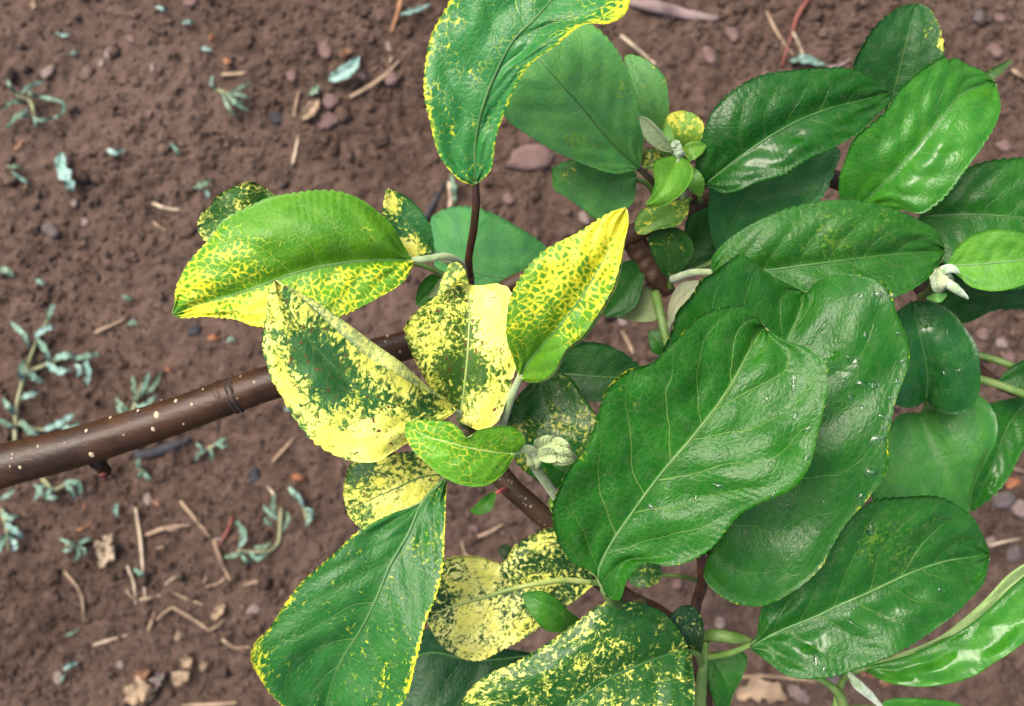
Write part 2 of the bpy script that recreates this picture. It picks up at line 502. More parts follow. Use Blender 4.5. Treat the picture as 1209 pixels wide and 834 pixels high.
def lumps(name, n, rmin, rmax, sub, power, seed):
    v0, f0 = ico(sub)
    r_ = np.random.default_rng(seed)
    x = r_.uniform(-0.46, 0.46, n); y = r_.uniform(-0.33, 0.33, n)
    # crumbs lie in loose drifts
    keep = vnoise(x, y, 9.0, 77) + r_.uniform(-0.9, 0.9, n) > -0.25
    x, y = x[keep], y[keep]; n = len(x)
    r = rmin + (rmax - rmin) * r_.uniform(0, 1, n) ** power
    V = np.zeros((n, len(v0), 3))
    sc = r_.uniform(0.65, 1.3, (n, 1, 3)); sc[:, :, 2] *= 0.8
    off = 1 + 0.25 * r_.normal(0, 1, (n, len(v0), 1))
    base = v0[None] * np.clip(off, 0.55, 1.5) * sc
    a = r_.uniform(0, 6.28, n); ca, sa = np.cos(a), np.sin(a)
    X = base[:, :, 0] * ca[:, None] - base[:, :, 1] * sa[:, None]
    Y = base[:, :, 0] * sa[:, None] + base[:, :, 1] * ca[:, None]
    V[:, :, 0] = X * r[:, None] + x[:, None]; V[:, :, 1] = Y * r[:, None] + y[:, None]
    V[:, :, 2] = base[:, :, 2] * r[:, None] + (ground_z(x, y) + r * 0.25)[:, None]
    F = (f0[None] + (np.arange(n) * len(v0))[:, None, None]).reshape(-1, 3)
    return V.reshape(-1, 3), F


parts = [lumps('c', 800, 0.0026, 0.0060, 1, 3.0, 11), lumps('c', 9500, 0.0012, 0.0030, 0, 1.9, 12), lumps('c', 62000, 0.0005, 0.0014, 0, 1.3, 13)]
allv, allf, o_ = [], [], 0
for v_, f_ in parts:
    allv.append(v_); allf.append(f_ + o_); o_ += len(v_)
cr = obj('soil_crumbs', mesh_np('soil_crumbs', np.concatenate(allv), np.concatenate(allf)), M_CRUMB)
tag(cr, 'loose brown soil crumbs and small clods strewn over the ground', 'soil crumbs', kind='stuff')

# ------------------------------------------------------------------ the apple branch
TREE_X = -0.60
tree = empty('apple_branch', (TREE_X, -0.125, 0.0))
tag(tree, 'apple branch with green and yellow mottled leaves above bare soil', 'branch')

BR = [(TREE_X, -0.125, -0.03), (TREE_X + 0.005, -0.124, 0.10), (TREE_X + 0.03, -0.120, 0.22), (TREE_X + 0.14, -0.102, 0.295),
      (TREE_X + 0.28, -0.076, 0.312)]
for px, py, d in ((0, 551, 0.306), (125, 518, 0.306), (270, 469, 0.307), (320, 452, 0.308), (420, 425, 0.310), (500, 402, 0.312), (560, 385, 0.314)):
    BR.append(tuple(P(px, py, d)))
rad_px = lambda px, d: px * K * d
br_r = [0.013, 0.012, 0.011, 0.0098, 0.0090, rad_px(26.5, .306), rad_px(23.5, .306), rad_px(21.5, .307), rad_px(20.5, .308), rad_px(19, .31), rad_px(17, .312), rad_px(13, .314)]
branch = obj('main_stem', tube_mesh('main_stem', BR, br_r, 20, 120, 0.05), M_BARK, tree)


def on_branch(px, py, d_axis, r_m, axis_dir, off_px):
    """Point on the upper skin of a round stem, off_px across its axis; returns position and normal."""
    n = np.array([-axis_dir[1], axis_dir[0]])          # across, picture space (y down)
    o = off_px * K * d_axis
    o = max(-0.97 * r_m, min(0.97 * r_m, o))
    hgt = math.sqrt(max(r_m * r_m - o * o, 0))
    c = P(px, py, d_axis)
    across = Vector((n[0], -n[1], 0)).normalized()
    pos = c + across * o + Vector((0, 0, hgt))
    return pos, (across * o + Vector((0, 0, hgt))).normalized(), across.cross(Vector((0, 0, 1)))


v2, f2 = ico(1)
lent_me = mesh_np('lenticel', v2 * np.array([1.0, 0.72, 0.32]), f2)
lent_me.materials.append(M_LENT)


def lenticel(px, py, line, size, parent=branch):
    """line: axis points (px,py,d,radius_px)."""
    L = np.array(line, dtype=float)
    xs = L[:, 0]
    ay = np.interp(px, xs, L[:, 1]); dd = np.interp(px, xs, L[:, 2]); rr = np.interp(px, xs, L[:, 3])
    i = min(max(np.searchsorted(xs, px) - 1, 0), len(xs) - 2)
    ax = (L[i + 1, :2] - L[i, :2]); ax /= np.linalg.norm(ax)
    nvec = np.array([-ax[1], ax[0]])
    off = (py - ay) * abs(nvec[1])
    pos, nor, _ = on_branch(px, ay + off * 0, dd, rr * K * dd, ax, off)
    o = obj('lenticel', lent_me, None, parent)
    o.location = pos
    o.rotation_mode = 'QUATERNION'
    q = nor.to_track_quat('Z', 'X')
    o.rotation_quaternion = q
    s_ = size * random.uniform(0.6, 0.9) * K * dd
    o.scale = (s_, s_, s_)
    return o


main_line = [(-40, 561, .306, 27.5), (0, 551, .306, 26.5), (125, 518, .306, 23.5), (270, 469, .307, 21.5), (320, 452, .308, 20.5), (420, 425, .310, 19), (500, 402, .312, 17)]
for lx, ly, ls in ((115, 506, 4), (142, 490, 4.5), (196, 488, 6), (187, 506, 5.5), (219, 471, 4), (236, 476, 3.2), (175, 482, 4), (219, 501, 2.2), (182, 515, 2.2),
                   (114, 536, 6), (26, 548, 3), (36, 549, 4.5), (31, 533, 2.2), (12, 534, 2.4), (250, 457, 2.6), (308, 450, 3), (293, 442, 2), (305, 477, 2.2), (200, 468, 2.4), (70, 545, 2.2), (60, 524, 2.0),
                   (463, 390, 3), (463, 396, 3), (460, 403, 2.4), (472, 404, 2), (473, 416, 2.4), (467, 436, 2), (30, 538, 1.8), (90, 520, 1.6), (155, 512, 1.6), (240, 485, 1.6), (285, 470, 1.8)):
    lenticel(lx, ly, main_line, ls)
# ring of old bud scales, and the cut spur under the stem
ring_c = spline([tuple(P(258, 472.5, .307)), tuple(P(268, 468.6, .307)), tuple(P(283, 464, .307))], 5)
for off, ln, rr, ro in ((-0.10, 17.0, 1.05, 0.02), (0.56, 4.0, 1.035, 0.10), (0.72, 6.0, 1.03, 0.12)):
    a = P(258 + 27 * off, 472.5 - 8.5 * off, .307); b = P(258 + 27 * off + ln, 472.5 - 8.5 * off - ln * .33, .307)
    obj('bud_scar_ring', tube_mesh('bud_scar_ring', [tuple(a), tuple((a + b) / 2), tuple(b)], [rad_px(20.2, .307), rad_px(21.4 * rr, .307), rad_px(20.2, .307)], 30, 9, ro, False), M_BARK if off < 0 else M_SCAR, branch)
obj('spur_stub', tube_mesh('spur_stub', [tuple(P(112, 538, .311)), tuple(P(118, 549, .314)), tuple(P(125, 557, .317)), tuple(P(127, 561, .318))], [rad_px(9, .31), rad_px(9, .31), rad_px(7.5, .31), rad_px(3, .31)], 12, 14, 0.3), M_BARK, branch)
tag(obj('cut_bud', tube_mesh('cut_bud', [tuple(P(121, 558, .314)), tuple(P(125, 566, .317))], [rad_px(5, .31), rad_px(2, .31)], 8, 6, 0.2), M_RED, branch), 'small red bud stub under the main stem')

twig_u = obj('twig', tube_mesh('twig', [tuple(P(530, 394, .313)), tuple(P(600, 338, .306)), tuple(P(680, 303, .308)), tuple(P(745, 277, .312)), tuple(P(800, 248, .312)), tuple(P(850, 225, .312)), tuple(P(925, 205, .318)), tuple(P(1010, 225, .325)), tuple(P(1080, 330, .33)), tuple(P(1165, 445, .335)), tuple(P(1260, 480, .34))],
                                   [rad_px(11, .31), rad_px(9, .31), rad_px(11, .31), rad_px(13, .31), rad_px(13, .31), rad_px(11, .31), rad_px(10, .31), rad_px(8, .31), rad_px(7, .31), rad_px(6, .31)], 12, 80, 0.12), M_TWIG, tree)
obj('twig', tube_mesh('twig', [tuple(P(742, 276, .313)), tuple(P(757, 300, .318)), tuple(P(775, 326, .32)), tuple(P(790, 346, .322))], [rad_px(13, .31), rad_px(15, .31), rad_px(14, .31), rad_px(9, .31)], 12, 30, 0.25), M_TWIG, tree)
TD = [(540, 392, .314, 14), (556, 470, .312, 13), (590, 560, .305, 13), (622, 593, .304, 12.5), (655, 622, .305, 12), (715, 690, .31, 11), (790, 735, .312, 10), (826, 790, .312, 9.5), (834, 870, .315, 9)]
twig_d = obj('twig', tube_mesh('twig', [tuple(P(*q[:3])) for q in TD], [rad_px(q[3], q[2]) for q in TD], 14, 90, 0.10), M_TWIG, tree)
for k_ in range(26):
    lx = random.uniform(590, 652); cy = np.interp(lx, [q[0] for q in TD], [q[1] for q in TD])
    lenticel(lx, cy + random.uniform(-11, 11), TD, random.uniform(1.0, 1.9), twig_d)
shoot = obj('short_shoot', tube_mesh('short_shoot', [tuple(P(553, 326, .282)), tuple(P(552, 340, .29)), tuple(P(548, 372, .305)), tuple(P(545, 390, .314))], [rad_px(7, .285), rad_px(8, .29), rad_px(9, .3), rad_px(10, .31)], 10, 20, 0.15), M_PETR, tree)
obj('short_shoot', tube_mesh('short_shoot', [tuple(P(545, 494, .268)), tuple(P(552, 500, .28)), tuple(P(560, 497, .312))], [rad_px(7, .27), rad_px(8, .28), rad_px(9, .3)], 10, 20, 0.15), M_PETG, tree)
obj('short_shoot', tube_mesh('short_shoot', [tuple(P(826, 640, .30)), tuple(P(829, 690, .305)), tuple(P(821, 716, .308)), tuple(P(824, 772, .312))], [rad_px(5, .3), rad_px(6.5, .3), rad_px(6.5, .3), rad_px(7, .3)], 10, 30, 0.1), M_PETR, tree)
obj('short_shoot', tube_mesh('short_shoot', [tuple(P(834, 758, .298)), tuple(P(830, 790, .30)), tuple(P(827, 822, .304)), tuple(P(828, 850, .31))], [rad_px(4, .3), rad_px(6, .3), rad_px(7, .3), rad_px(8, .3)], 10, 30, 0.1), M_PETG, tree)
obj('short_shoot', tube_mesh('short_shoot', [tuple(P(774, 346, .318)), tuple(P(780, 372, .312)), tuple(P(787, 402, .31)), tuple(P(800, 440, .312)), tuple(P(840, 520, .312))], [rad_px(6, .3), rad_px(5.5, .3), rad_px(5, .3), rad_px(5, .3), rad_px(5, .3)], 10, 34, 0.05), M_PETG, tree)
obj('short_shoot', tube_mesh('short_shoot', [tuple(P(660, 592, .275)), tuple(P(646, 572, .268)), tuple(P(632, 552, .262)), tuple(P(628, 540, .258))], [rad_px(5.5, .27), rad_px(5.5, .27), rad_px(5, .27), rad_px(5, .27)], 10, 24, 0.05), M_PETP, tree)
obj('short_shoot', tube_mesh('short_shoot', [tuple(P(660, 592, .275)), tuple(P(672, 612, .29)), tuple(P(684, 652, .305))], [rad_px(5.5, .27), rad_px(6, .28), rad_px(8, .3)], 10, 20, 0.05), M_PETG, tree)

# ------------------------------------------------------------------ leaves
DARK = (0.020, 0.175, 0.009)
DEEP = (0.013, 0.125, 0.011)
BLUE = (0.026, 0.175, 0.045)
MID = (0.040, 0.220, 0.012)
FRESH = (0.060, 0.260, 0.016)
YEL = (0.74, 0.72, 0.035)
CREAM = (0.86, 0.85, 0.13)
OLIVE = (0.45, 0.46, 0.06)
FAINT = (0.075, 0.18, 0.012)
DOWNY = (0.22, 0.34, 0.20)


def leaf(mid, A, B, d, green=DARK, yellow=YEL, sA=0.2, sB=0.2, bowA=0.0, bowB=0.0, p=1.15, wave=0.0, wk=3.0, teeth=2.9, quilt=0.45,
         curlA=None, curlB=None, mos=-0.5, margin=(0.0, 0.2), tip=0.0, halfA=0.0, halfB=0.0, blobs=(), veinl=0.5, rough=0.42, retic=0.0, speck=0.0,
         petiole=None, pet_mat=None, pet_r=4.0, rib=None, rib_r=2.0, label=None, seed=None, wet=(), under=False, name='leaf', parent=None):
    sd = seed if seed is not None else int(mid[0][0] * 7 + mid[0][1] * 13)
    r_ = np.random.default_rng(sd)
    mid = np.array(mid, float)
    Lpx = np.sum(np.linalg.norm(np.diff(mid, axis=0), axis=1))
    ns = int(np.clip(Lpx / 2.1, 26, 190))
    nt = int(np.clip(Lpx / 16, 7, 18))
    s = np.linspace(0, 1, ns + 1)
    M = spline(mid, ns + 1)
    EA = spline(A, ns + 1); EB = spline(B, ns + 1)
    dm = lerp_list(d, s)
    scale = K * np.mean(d)                         # metres per survey pixel at this leaf
    nteeth = max(10, int(np.sum(np.linalg.norm(np.diff(np.array(A, float), axis=0), axis=1)) / 9.5))
    ph = (s * nteeth + 0.25 * np.sin(s * 17 + sd)) % 1.0
    tooth = (np.where(ph < 0.72, ph / 0.72, (1 - ph) / 0.28) - 0.25) * teeth * np.clip(np.sin(np.pi * s) * 3, 0, 1) * (0.7 + 0.6 * vnoise(s, s * 0, nteeth * 0.4, 55))
    ts = np.linspace(-1, 1, 2 * nt + 1)
    ts = np.sign(ts) * np.abs(ts) ** 0.9
    S, T = np.meshgrid(s, ts, indexing='ij')
    U = np.abs(T)
    px = np.zeros_like(S); py = np.zeros_like(S); hz = np.zeros_like(S); vv = np.zeros_like(S)
    for side, E, slope, bow, curl in ((-1, EA, sA, bowA, curlA), (1, EB, sB, bowB, curlB)):
        dv = E - M
        w = np.linalg.norm(dv, axis=1) + 1e-6
        dirn = dv / w[:, None]
        E2 = E + dirn * (tooth[:, None] if not curl else 0.0)
        dv = E2 - M
        sl = slope if np.ndim(slope) == 0 else lerp_list(slope, s)[:, None]
        mask = (T <= 0) if side < 0 else (T > 0)
        u = U.copy(); ex = np.zeros_like(S)
        if curl:
            f, c, hc = curl
            prof = np.clip(np.sin(np.pi * np.clip(s * 1.0, 0, 1)), 0, 1)[:, None] ** 0.5
            c_ = c * prof
            cut = 1 - f
            past = np.clip((U - cut) / f, 0, 1)
            u = np.where(U <= cut, U / cut * (1.0), 1 - c_ * past)
            ex = np.where(U > cut, hc * (0.45 * np.sin(past * np.pi / 2) + 0.55 * past), 0) * prof
        wm = (w * scale)[:, None]
        h = sl * wm * u ** p + bow * wm * 4 * u * (1 - u) * 0.5 + ex
        h = h + wave * wm * u ** 2 * np.sin(2 * np.pi * (wk * S + (0.13 if side < 0 else 0.61) + sd % 10 * 0.1))
        phv = VEIN_N * (S - VEIN_A * U - VEIN_B * U * U) + (0.45 if side > 0 else 0.0)
        frv = np.abs((phv + 10) % 1.0 - 0.5)
        h = h + quilt * 0.0016 * np.sqrt(np.clip(frv * 2, 0, 1)) * np.clip(u * 5, 0, 1) * (1 - U ** 4) * np.clip(Lpx / 250, 0.25, 1)
        h = h + 0.0011 * (Lpx / 250) * vnoise(S * Lpx / 40 + sd, T * 3.3, 1.0, 60) * np.clip(u * 3, 0, 1)
        px = np.where(mask, M[:, 0:1] + dv[:, 0:1] * u, px)
        py = np.where(mask, M[:, 1:2] + dv[:, 1:2] * u, py)
        hz = np.where(mask, h, hz)
        vv = np.where(mask, side * U * wm * 100, vv)
    dd = dm[:, None] - hz
    X = (px - PW / 2) * K * dd; Y = -(py - PH / 2) * K * dd; Z = HC - dd
    top = np.stack([X, Y, Z], axis=-1)
    nr, nc = top.shape[:2]
    # normals
    ds = np.gradient(top, axis=0); dt = np.gradient(top, axis=1)
    N = np.cross(ds, dt); ln = np.linalg.norm(N, axis=-1, keepdims=True)
    N = N / np.maximum(ln, 1e-12)
    flip = np.sign(np.median(N[:, nc // 4: -nc // 4, 2]))
    if flip == 0: flip = 1
    N = N * flip
    th = 0.00020
    bot = top - N * th
    V = np.concatenate([top.reshape(-1, 3), bot.reshape(-1, 3)])
    idx = np.arange(nr * nc).reshape(nr, nc)
    q = np.stack([idx[:-1, :-1], idx[1:, :-1], idx[1:, 1:], idx[:-1, 1:]], axis=-1).reshape(-1, 4)
    if flip < 0: q = q[:, ::-1]
    qb = q[:, ::-1] + nr * nc
    loop_ = np.concatenate([idx[0, :], idx[1:, -1], idx[-1, -2::-1], idx[-2:0:-1, 0]])
    nx_ = np.roll(loop_, -1)
    rim = np.stack([loop_, nx_, nx_ + nr * nc, loop_ + nr * nc], axis=-1)
    if flip > 0: rim = rim[:, ::-1]
    F = np.concatenate([q, qb, rim])
    me = mesh_np(name, V, F)
    me.materials.append(M_UND if under else M_TOP); me.materials.append(M_TOP if under else M_UND)
    me.polygons.foreach_set('material_index', np.concatenate([np.zeros(len(q), np.int32), np.ones(len(qb), np.int32), np.zeros(len(rim), np.int32)]))
    # surface coordinates: centimetres along and across the blade, and 0..1 pairs
    Lcm = Lpx * scale * 100
    offu, offv = r_.uniform(0, 60, 2)
    uvl = np.stack([S * Lcm + offu, vv + offv], axis=-1).reshape(-1, 2)
    uvs = np.stack([S, T * 0.5 + 0.5], axis=-1).reshape(-1, 2)
    vi = np.zeros(len(me.loops), np.int32); me.loops.foreach_get('vertex_index', vi)
    for nm, arr in (('leaf', uvl), ('st', uvs)):
        lay = me.uv_layers.new(name=nm)
        a2 = np.concatenate([arr, arr])[vi]
        lay.data.foreach_set('uv', a2.astype(np.float32).ravel())
    # mottling field
    m = np.full_like(S, mos)
    m = m + np.where(T < 0, halfA, halfB) * np.clip(U * 6, 0, 1)
    if margin[0]:
        m = m + margin[0] * np.clip((U - (1 - margin[1])) / margin[1], 0, 1) ** 1.2
    m = m + tip * np.clip((S - 0.55) / 0.45, 0, 1)
    for bx, by, brad, bs in blobs:
        m = m + bs * np.exp(-((px - bx) ** 2 + (py - by) ** 2) / (brad * brad))
    n2_ = nr * nc
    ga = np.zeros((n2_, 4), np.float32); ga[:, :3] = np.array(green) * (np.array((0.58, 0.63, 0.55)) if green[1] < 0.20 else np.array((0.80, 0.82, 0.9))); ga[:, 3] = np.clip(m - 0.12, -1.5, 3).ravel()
    ya = np.zeros((n2_, 4), np.float32); ya[:, :3] = yellow; ya[:, 3] = 1
    fa = np.zeros((n2_, 4), np.float32); fa[:] = (veinl, rough, retic, speck)
    for wx, wy, wrx, wry, wa in wet:
        ca_, sa_ = math.cos(R(wa)), math.sin(R(wa))
        qx = ((px - wx) * ca_ + (py - wy) * sa_) / wrx; qy = (-(px - wx) * sa_ + (py - wy) * ca_) / wry
        rr_ = np.sqrt(qx * qx + qy * qy) + 0.35 * vnoise(px, py, 0.06, 71) + 0.2 * vnoise(px, py, 0.16, 72)
        k_ = np.clip((1.05 - rr_) / 0.12, 0, 1).ravel()
        fa[:, 1] = fa[:, 1] * (1 - k_) + 0.05 * k_
    for nm, arr in (('leaf_green', ga), ('leaf_yellow', ya), ('leaf_form', fa)):
        at = me.attributes.new(nm, 'FLOAT_COLOR', 'POINT')
        at.data.foreach_set('color', np.concatenate([arr, arr]).ravel())
    o = obj(name, me, None, parent or tree)
    if label: o['label'] = label
    if petiole:
        pts = [tuple(top[min(4, nr - 1), nc // 2] - np.array([0, 0, 0.0006]))] + [tuple(P(*q_)) for q_ in petiole]
        rr = [pet_r * scale * 0.75] + [pet_r * scale] * (len(petiole) - 1) + [pet_r * scale * 1.25]
        obj('petiole', tube_mesh('petiole', pts, rr, 9, 6 + 7 * len(petiole), 0.06), pet_mat or M_PETG, o)
    if rib:
        k_ = np.linspace(1, int(nr * 0.93), 40).astype(int)
        pts = top[k_, nc // 2] + N[k_, nc // 2] * (rib_r * scale * 0.12)
        n_ = len(pts)
        obj('midrib', tube_mesh('midrib', pts, [rib_r * scale, rib_r * scale * 0.9, rib_r * scale * 0.6, rib_r * scale * 0.25], 6, 60, 0.0, True, 0.6), rib, o)
    o_data[o.name] = (top, N, px, py, scale)
    return o


o_data = {}

# ---- leaves above the forked shoot
leaf([(562, 216), (561, 173), (568, 133), (582, 94), (607, 47), (629, 25), (660, -8), (700, -45)],
     [(562, 219), (545, 214), (534, 205), (517, 180), (508, 144), (501, 108), (503, 72), (510, 40), (528, 8), (545, -25), (600, -55), (699, -48)],
     [(563, 217), (579, 201), (584, 169), (593, 137), (607, 104), (625, 76), (655, 54), (690, 28), (717, 27), (735, 19), (742, 3), (738, -25), (702, -47)],
     [.248, .238, .232, .236], (0.026, 0.200, 0.040), YEL, sA=-0.05, sB=0.55, bowB=-0.3, wave=0.04, margin=(0.60, 0.14), mos=0.02, halfA=0.05, blobs=[(520, 150, 26, .15), (690, 30, 30, .3), (735, 12, 22, .4)], retic=0.55, veinl=0.35, rough=0.36, quilt=0.5,
     petiole=[(562, 240, .252), (559, 272, .262), (554, 300, .272), (553, 328, .284)], pet_mat=M_PETR, pet_r=5.2, rib=M_MIDD, rib_r=2.2,
     wet=[(605, 75, 14, 35, 40)], label='tall leaf with dark green blade and yellow netted margin')
leaf([(488, 307), (430, 308), (390, 313), (350, 322), (325, 331), (280, 347), (240, 358), (204, 371)],
     [(484, 302), (476, 289), (465, 269), (448, 252), (428, 237), (406, 228), (379, 225), (349, 228), (319, 233), (292, 245), (264, 260), (247, 282), (232, 299), (217, 319), (207, 344), (206, 359), (203, 370)],
     [(488, 313), (478, 331), (448, 351), (406, 371), (372, 384), (330, 388), (312, 386), (297, 384), (277, 377), (245, 374), (210, 375), (204, 372)],
     [.262, .252, .25, .253], (0.085, 0.290, 0.010), YEL, sA=0.05, sB=0.3, bowA=0.45, wave=0.02, retic=0.6, mos=-0.14, halfB=0.58, tip=0.20, blobs=[(245, 320, 55, .42), (218, 345, 30, .35), (300, 300, 40, .28), (208, 371, 10, -0.8), (350, 345, 40, .0), (432, 268, 8, .5), (440, 285, 9, .4), (320, 378, 34, .5), (275, 350, 20, -.15)],
     veinl=1.0, rough=0.45, quilt=0.6, petiole=[(505, 306, .263), (524, 303, .266), (541, 309, .272), (551, 326, .283)], pet_mat=M_PETP, pet_r=4.6, rib=M_MIDG, rib_r=1.6,
     label='long leaf, bright green along one half and yellow mottled along the other')
leaf([(338, 264), (300, 262), (265, 260), (234, 270)],
     [(338, 256), (325, 232), (302, 216), (287, 216), (269, 224), (256, 232), (247, 245), (235, 257), (233, 268)],
     [(340, 268), (310, 290), (270, 295), (242, 284), (233, 271)],
     [.28, .275, .275, .28], (0.020, 0.120, 0.012), (0.62, 0.60, 0.12), sA=0.3, sB=0.2, wave=0.12, mos=0.40, margin=(0.2, 0.3), veinl=0.3, label='dark leaf with yellow flecks tucked under the long mottled leaf',
     petiole=[(370, 275, .285), (440, 300, .288), (500, 314, .29), (545, 336, .292)], pet_r=3.2)
leaf([(512, 302), (495, 280), (475, 255), (456, 225)],
     [(508, 304), (485, 304), (470, 285), (452, 256), (453, 238), (456, 225)],
     [(513, 300), (511, 280), (500, 253), (479, 232), (457, 223)],
     [.272, .268, .266, .262], BLUE, CREAM, sA=0.15, sB=0.3, mos=0.12, blobs=[(460, 240, 14, .9), (480, 296, 18, 1.2)], veinl=0.4,
     petiole=[(525, 308, .275), (543, 318, .28), (551, 330, .285)], pet_r=3.4, pet_mat=M_PETP, label='small leaf with cream patches beside the forked shoot')
leaf([(655, 322), (610, 328), (565, 323), (530, 300), (508, 262)],
     [(655, 318), (646, 294), (629, 279), (609, 267), (579, 251), (544, 244), (525, 247), (509, 256)],
     [(655, 326), (619, 337), (590, 345), (550, 345), (520, 322), (506, 290), (507, 264)],
     [.318, .316, .316, .322], (0.050, 0.250, 0.060), sA=0.12, sB=0.2, wave=0.02, veinl=0.25, rough=0.6, rib=M_MIDD, rib_r=1.4, petiole=[(690, 312, .315), (720, 292, .312)], pet_r=3.5,
     label='plain dull green leaf behind the red brown petiole')
leaf([(528, 335), (510, 345), (492, 358)], [(526, 330), (510, 324), (495, 338), (490, 357)], [(528, 340), (515, 358), (500, 364), (491, 360)],
     [.292, .29, .292], MID, sA=0.3, sB=0.3, veinl=0.3, petiole=[(540, 336, .293), (550, 342, .295)], pet_r=2.5, label='tiny plain green leaf under the cream leaf')
leaf([(538, 322), (522, 332), (506, 350)], [(537, 320), (524, 326), (508, 346), (506, 350)], [(539, 325), (526, 342), (508, 352), (506, 351)],
     [.284, .282, .286], (0.09, 0.20, 0.09), sA=0.3, sB=0.3, veinl=0.3, name='stipule', under=True)

# ---- yellow mosaic leaves at the middle
leaf([(538, 484), (480, 482), (430, 463), (390, 428), (355, 388), (335, 352), (324, 331)],
     [(536, 480), (506, 457), (474, 427), (439, 402), (409, 380), (374, 357), (325, 331)],
     [(536, 488), (510, 506), (484, 521), (462, 535), (445, 545), (419, 545), (393, 536), (367, 518), (345, 490), (332, 466), (321, 449), (315, 429), (310, 412), (311, 392), (315, 370), (317, 347), (324, 332)],
     [.262, .25, .244, .238, .234], (0.035, 0.170, 0.045), CREAM, sA=0.55, sB=0.05, bowB=0.15, wave=0.03, wk=4, curlA=(0.30, 0.34, 0.006), mos=0.80, blobs=[(372, 420, 34, -0.66), (395, 462, 28, -0.66), (440, 478, 26, -0.40), (345, 400, 14, -0.2), (500, 482, 22, -0.40), (430, 522, 45, .35), (340, 460, 22, .3), (345, 355, 14, -.2), (405, 505, 9, -.5)], margin=(-0.22, 0.10),
     veinl=0.2, speck=1.0, rough=0.5, quilt=0.5, petiole=[(541, 488, .266), (546, 494, .27)], pet_r=4, pet_mat=M_PETP,
     label='cream and yellow mosaic leaf with green patches and one edge rolled over')
leaf([(543, 497), (548, 460), (552, 420), (554, 380), (553, 348), (546, 325), (538, 314)],
     [(541, 492), (530, 478), (506, 454), (491, 427), (480, 399), (479, 387), (489, 370), (506, 357), (523, 342), (529, 326), (533, 313)],
     [(546, 500), (568, 508), (585, 500), (597, 475), (606, 445), (611, 425), (611, 395), (607, 365), (602, 343), (590, 336), (575, 336), (558, 340), (543, 318)],
     [.268, .266, .264, .264, .266, .268], (0.060, 0.170, 0.020), CREAM, sA=0.45, sB=0.08, bowB=0.2, wave=0.03, mos=0.66, halfA=-0.08, halfB=0.22, blobs=[(548, 440, 30, -0.5), (555, 380, 16, -0.25), (505, 400, 28, .15), (570, 440, 14, -.5), (590, 360, 30, .3)],
     speck=1.0, veinl=0.2, rough=0.5, quilt=0.45, rib=M_MIDY, rib_r=1.8, label='upright cream yellow leaf, green flecked along its midrib, folded tip')
leaf([(552, 334), (541, 322), (530, 312)], [(550, 336), (535, 338), (517, 350), (520, 335), (530, 313)], [(553, 332), (548, 318), (540, 310), (531, 312)],
     [.262, .260, .264], (0.10, 0.20, 0.05), CREAM, sA=0.3, sB=0.4, mos=0.55, under=False, veinl=0.2, name='folded_tip')
leaf([(612, 448), (626, 425), (655, 392), (680, 360), (705, 320), (725, 280), (739, 246)],
     [(612, 444), (606, 424), (599, 402), (598, 382), (602, 354), (614, 329), (634, 304), (654, 289), (678, 277), (703, 262), (723, 250), (738, 245)],
     [(615, 448), (630, 452), (645, 450), (657, 440), (666, 423), (672, 414), (692, 399), (711, 371), (726, 344), (733, 319), (738, 284), (742, 262), (740, 247)],
     [.262, .248, .242, .24, .238], (0.085, 0.280, 0.012), (0.70, 0.66, 0.03), sA=0.25, sB=0.35, bowA=0.3, curlB=(0.16, 0.16, 0.004), retic=0.7, mos=0.47, tip=0.50, margin=(-0.14, 0.35), blobs=[(640, 425, 30, -0.7), (690, 385, 16, -0.35), (720, 275, 30, .3), (665, 330, 28, .28), (690, 320, 12, -.3)],
     veinl=0.4, rough=0.45, quilt=0.7, petiole=[(604, 468, .265), (597, 490, .27), (590, 508, .282), (578, 512, .305)], pet_r=5.5, pet_mat=M_PETP, rib=M_MIDG, rib_r=1.6,
     label='bright yellow pointed leaf with green netting near its base')
leaf([(610, 536), (592, 535), (554, 529), (532, 523), (505, 516), (479, 502)],
     [(612, 534), (620, 522), (616, 512), (604, 504), (584, 504), (564, 509), (551, 517), (544, 508), (532, 499), (510, 497), (487, 497), (478, 501)],
     [(609, 538), (604, 545), (595, 559), (579, 571), (564, 575), (539, 571), (520, 561), (500, 544), (487, 531), (479, 514), (478, 503)],
     [.248, .243, .24, .24, .243], (0.090, 0.330, 0.012), (0.55, 0.55, 0.04), sA=0.3, sB=0.1, bowB=0.35, retic=1.0, mos=0.02, tip=0.22, blobs=[(535, 522, 26, .16)], veinl=0.9, rough=0.5, quilt=1.0, teeth=0.8,
     petiole=[(622, 530, .250), (632, 535, .254), (634, 545, .259)], pet_r=5.0, pet_mat=M_PETP, rib=M_MIDY, rib_r=1.7, label='small fresh green leaf with yellow veins over the cream leaf base')
leaf([(525, 565), (498, 595), (483, 629), (461, 667), (444, 708), (427, 742), (400, 787), (378, 858)],
     [(522, 570), (494, 595), (461, 607), (427, 625), (389, 659), (355, 689), (333, 719), (318, 742), (300, 761), (297, 780), (310, 806), (329, 829), (352, 850), (377, 860)],
     [(527, 568), (526, 590), (525, 625), (522, 670), (514, 704), (502, 735), (491, 780), (478, 825), (450, 850), (380, 860)],
     [.256, .25, .246, .25, .258], (0.026, 0.190, 0.034), YEL, sA=0.12, sB=0.3, wave=0.04, margin=(0.62, 0.11), mos=0.05, halfB=0.05, blobs=[(470, 780, 60, .10), (512, 640, 18, .28), (310, 775, 22, .3)], retic=0.25, veinl=0.4, rough=0.38, quilt=0.5,
     petiole=[(532, 555, .258), (541, 535, .262), (556, 512, .275), (566, 506, .306)], pet_r=4.5, pet_mat=M_PETD, rib=M_MIDD, rib_r=2.4, label='large hanging dark green leaf with thin yellow margin')
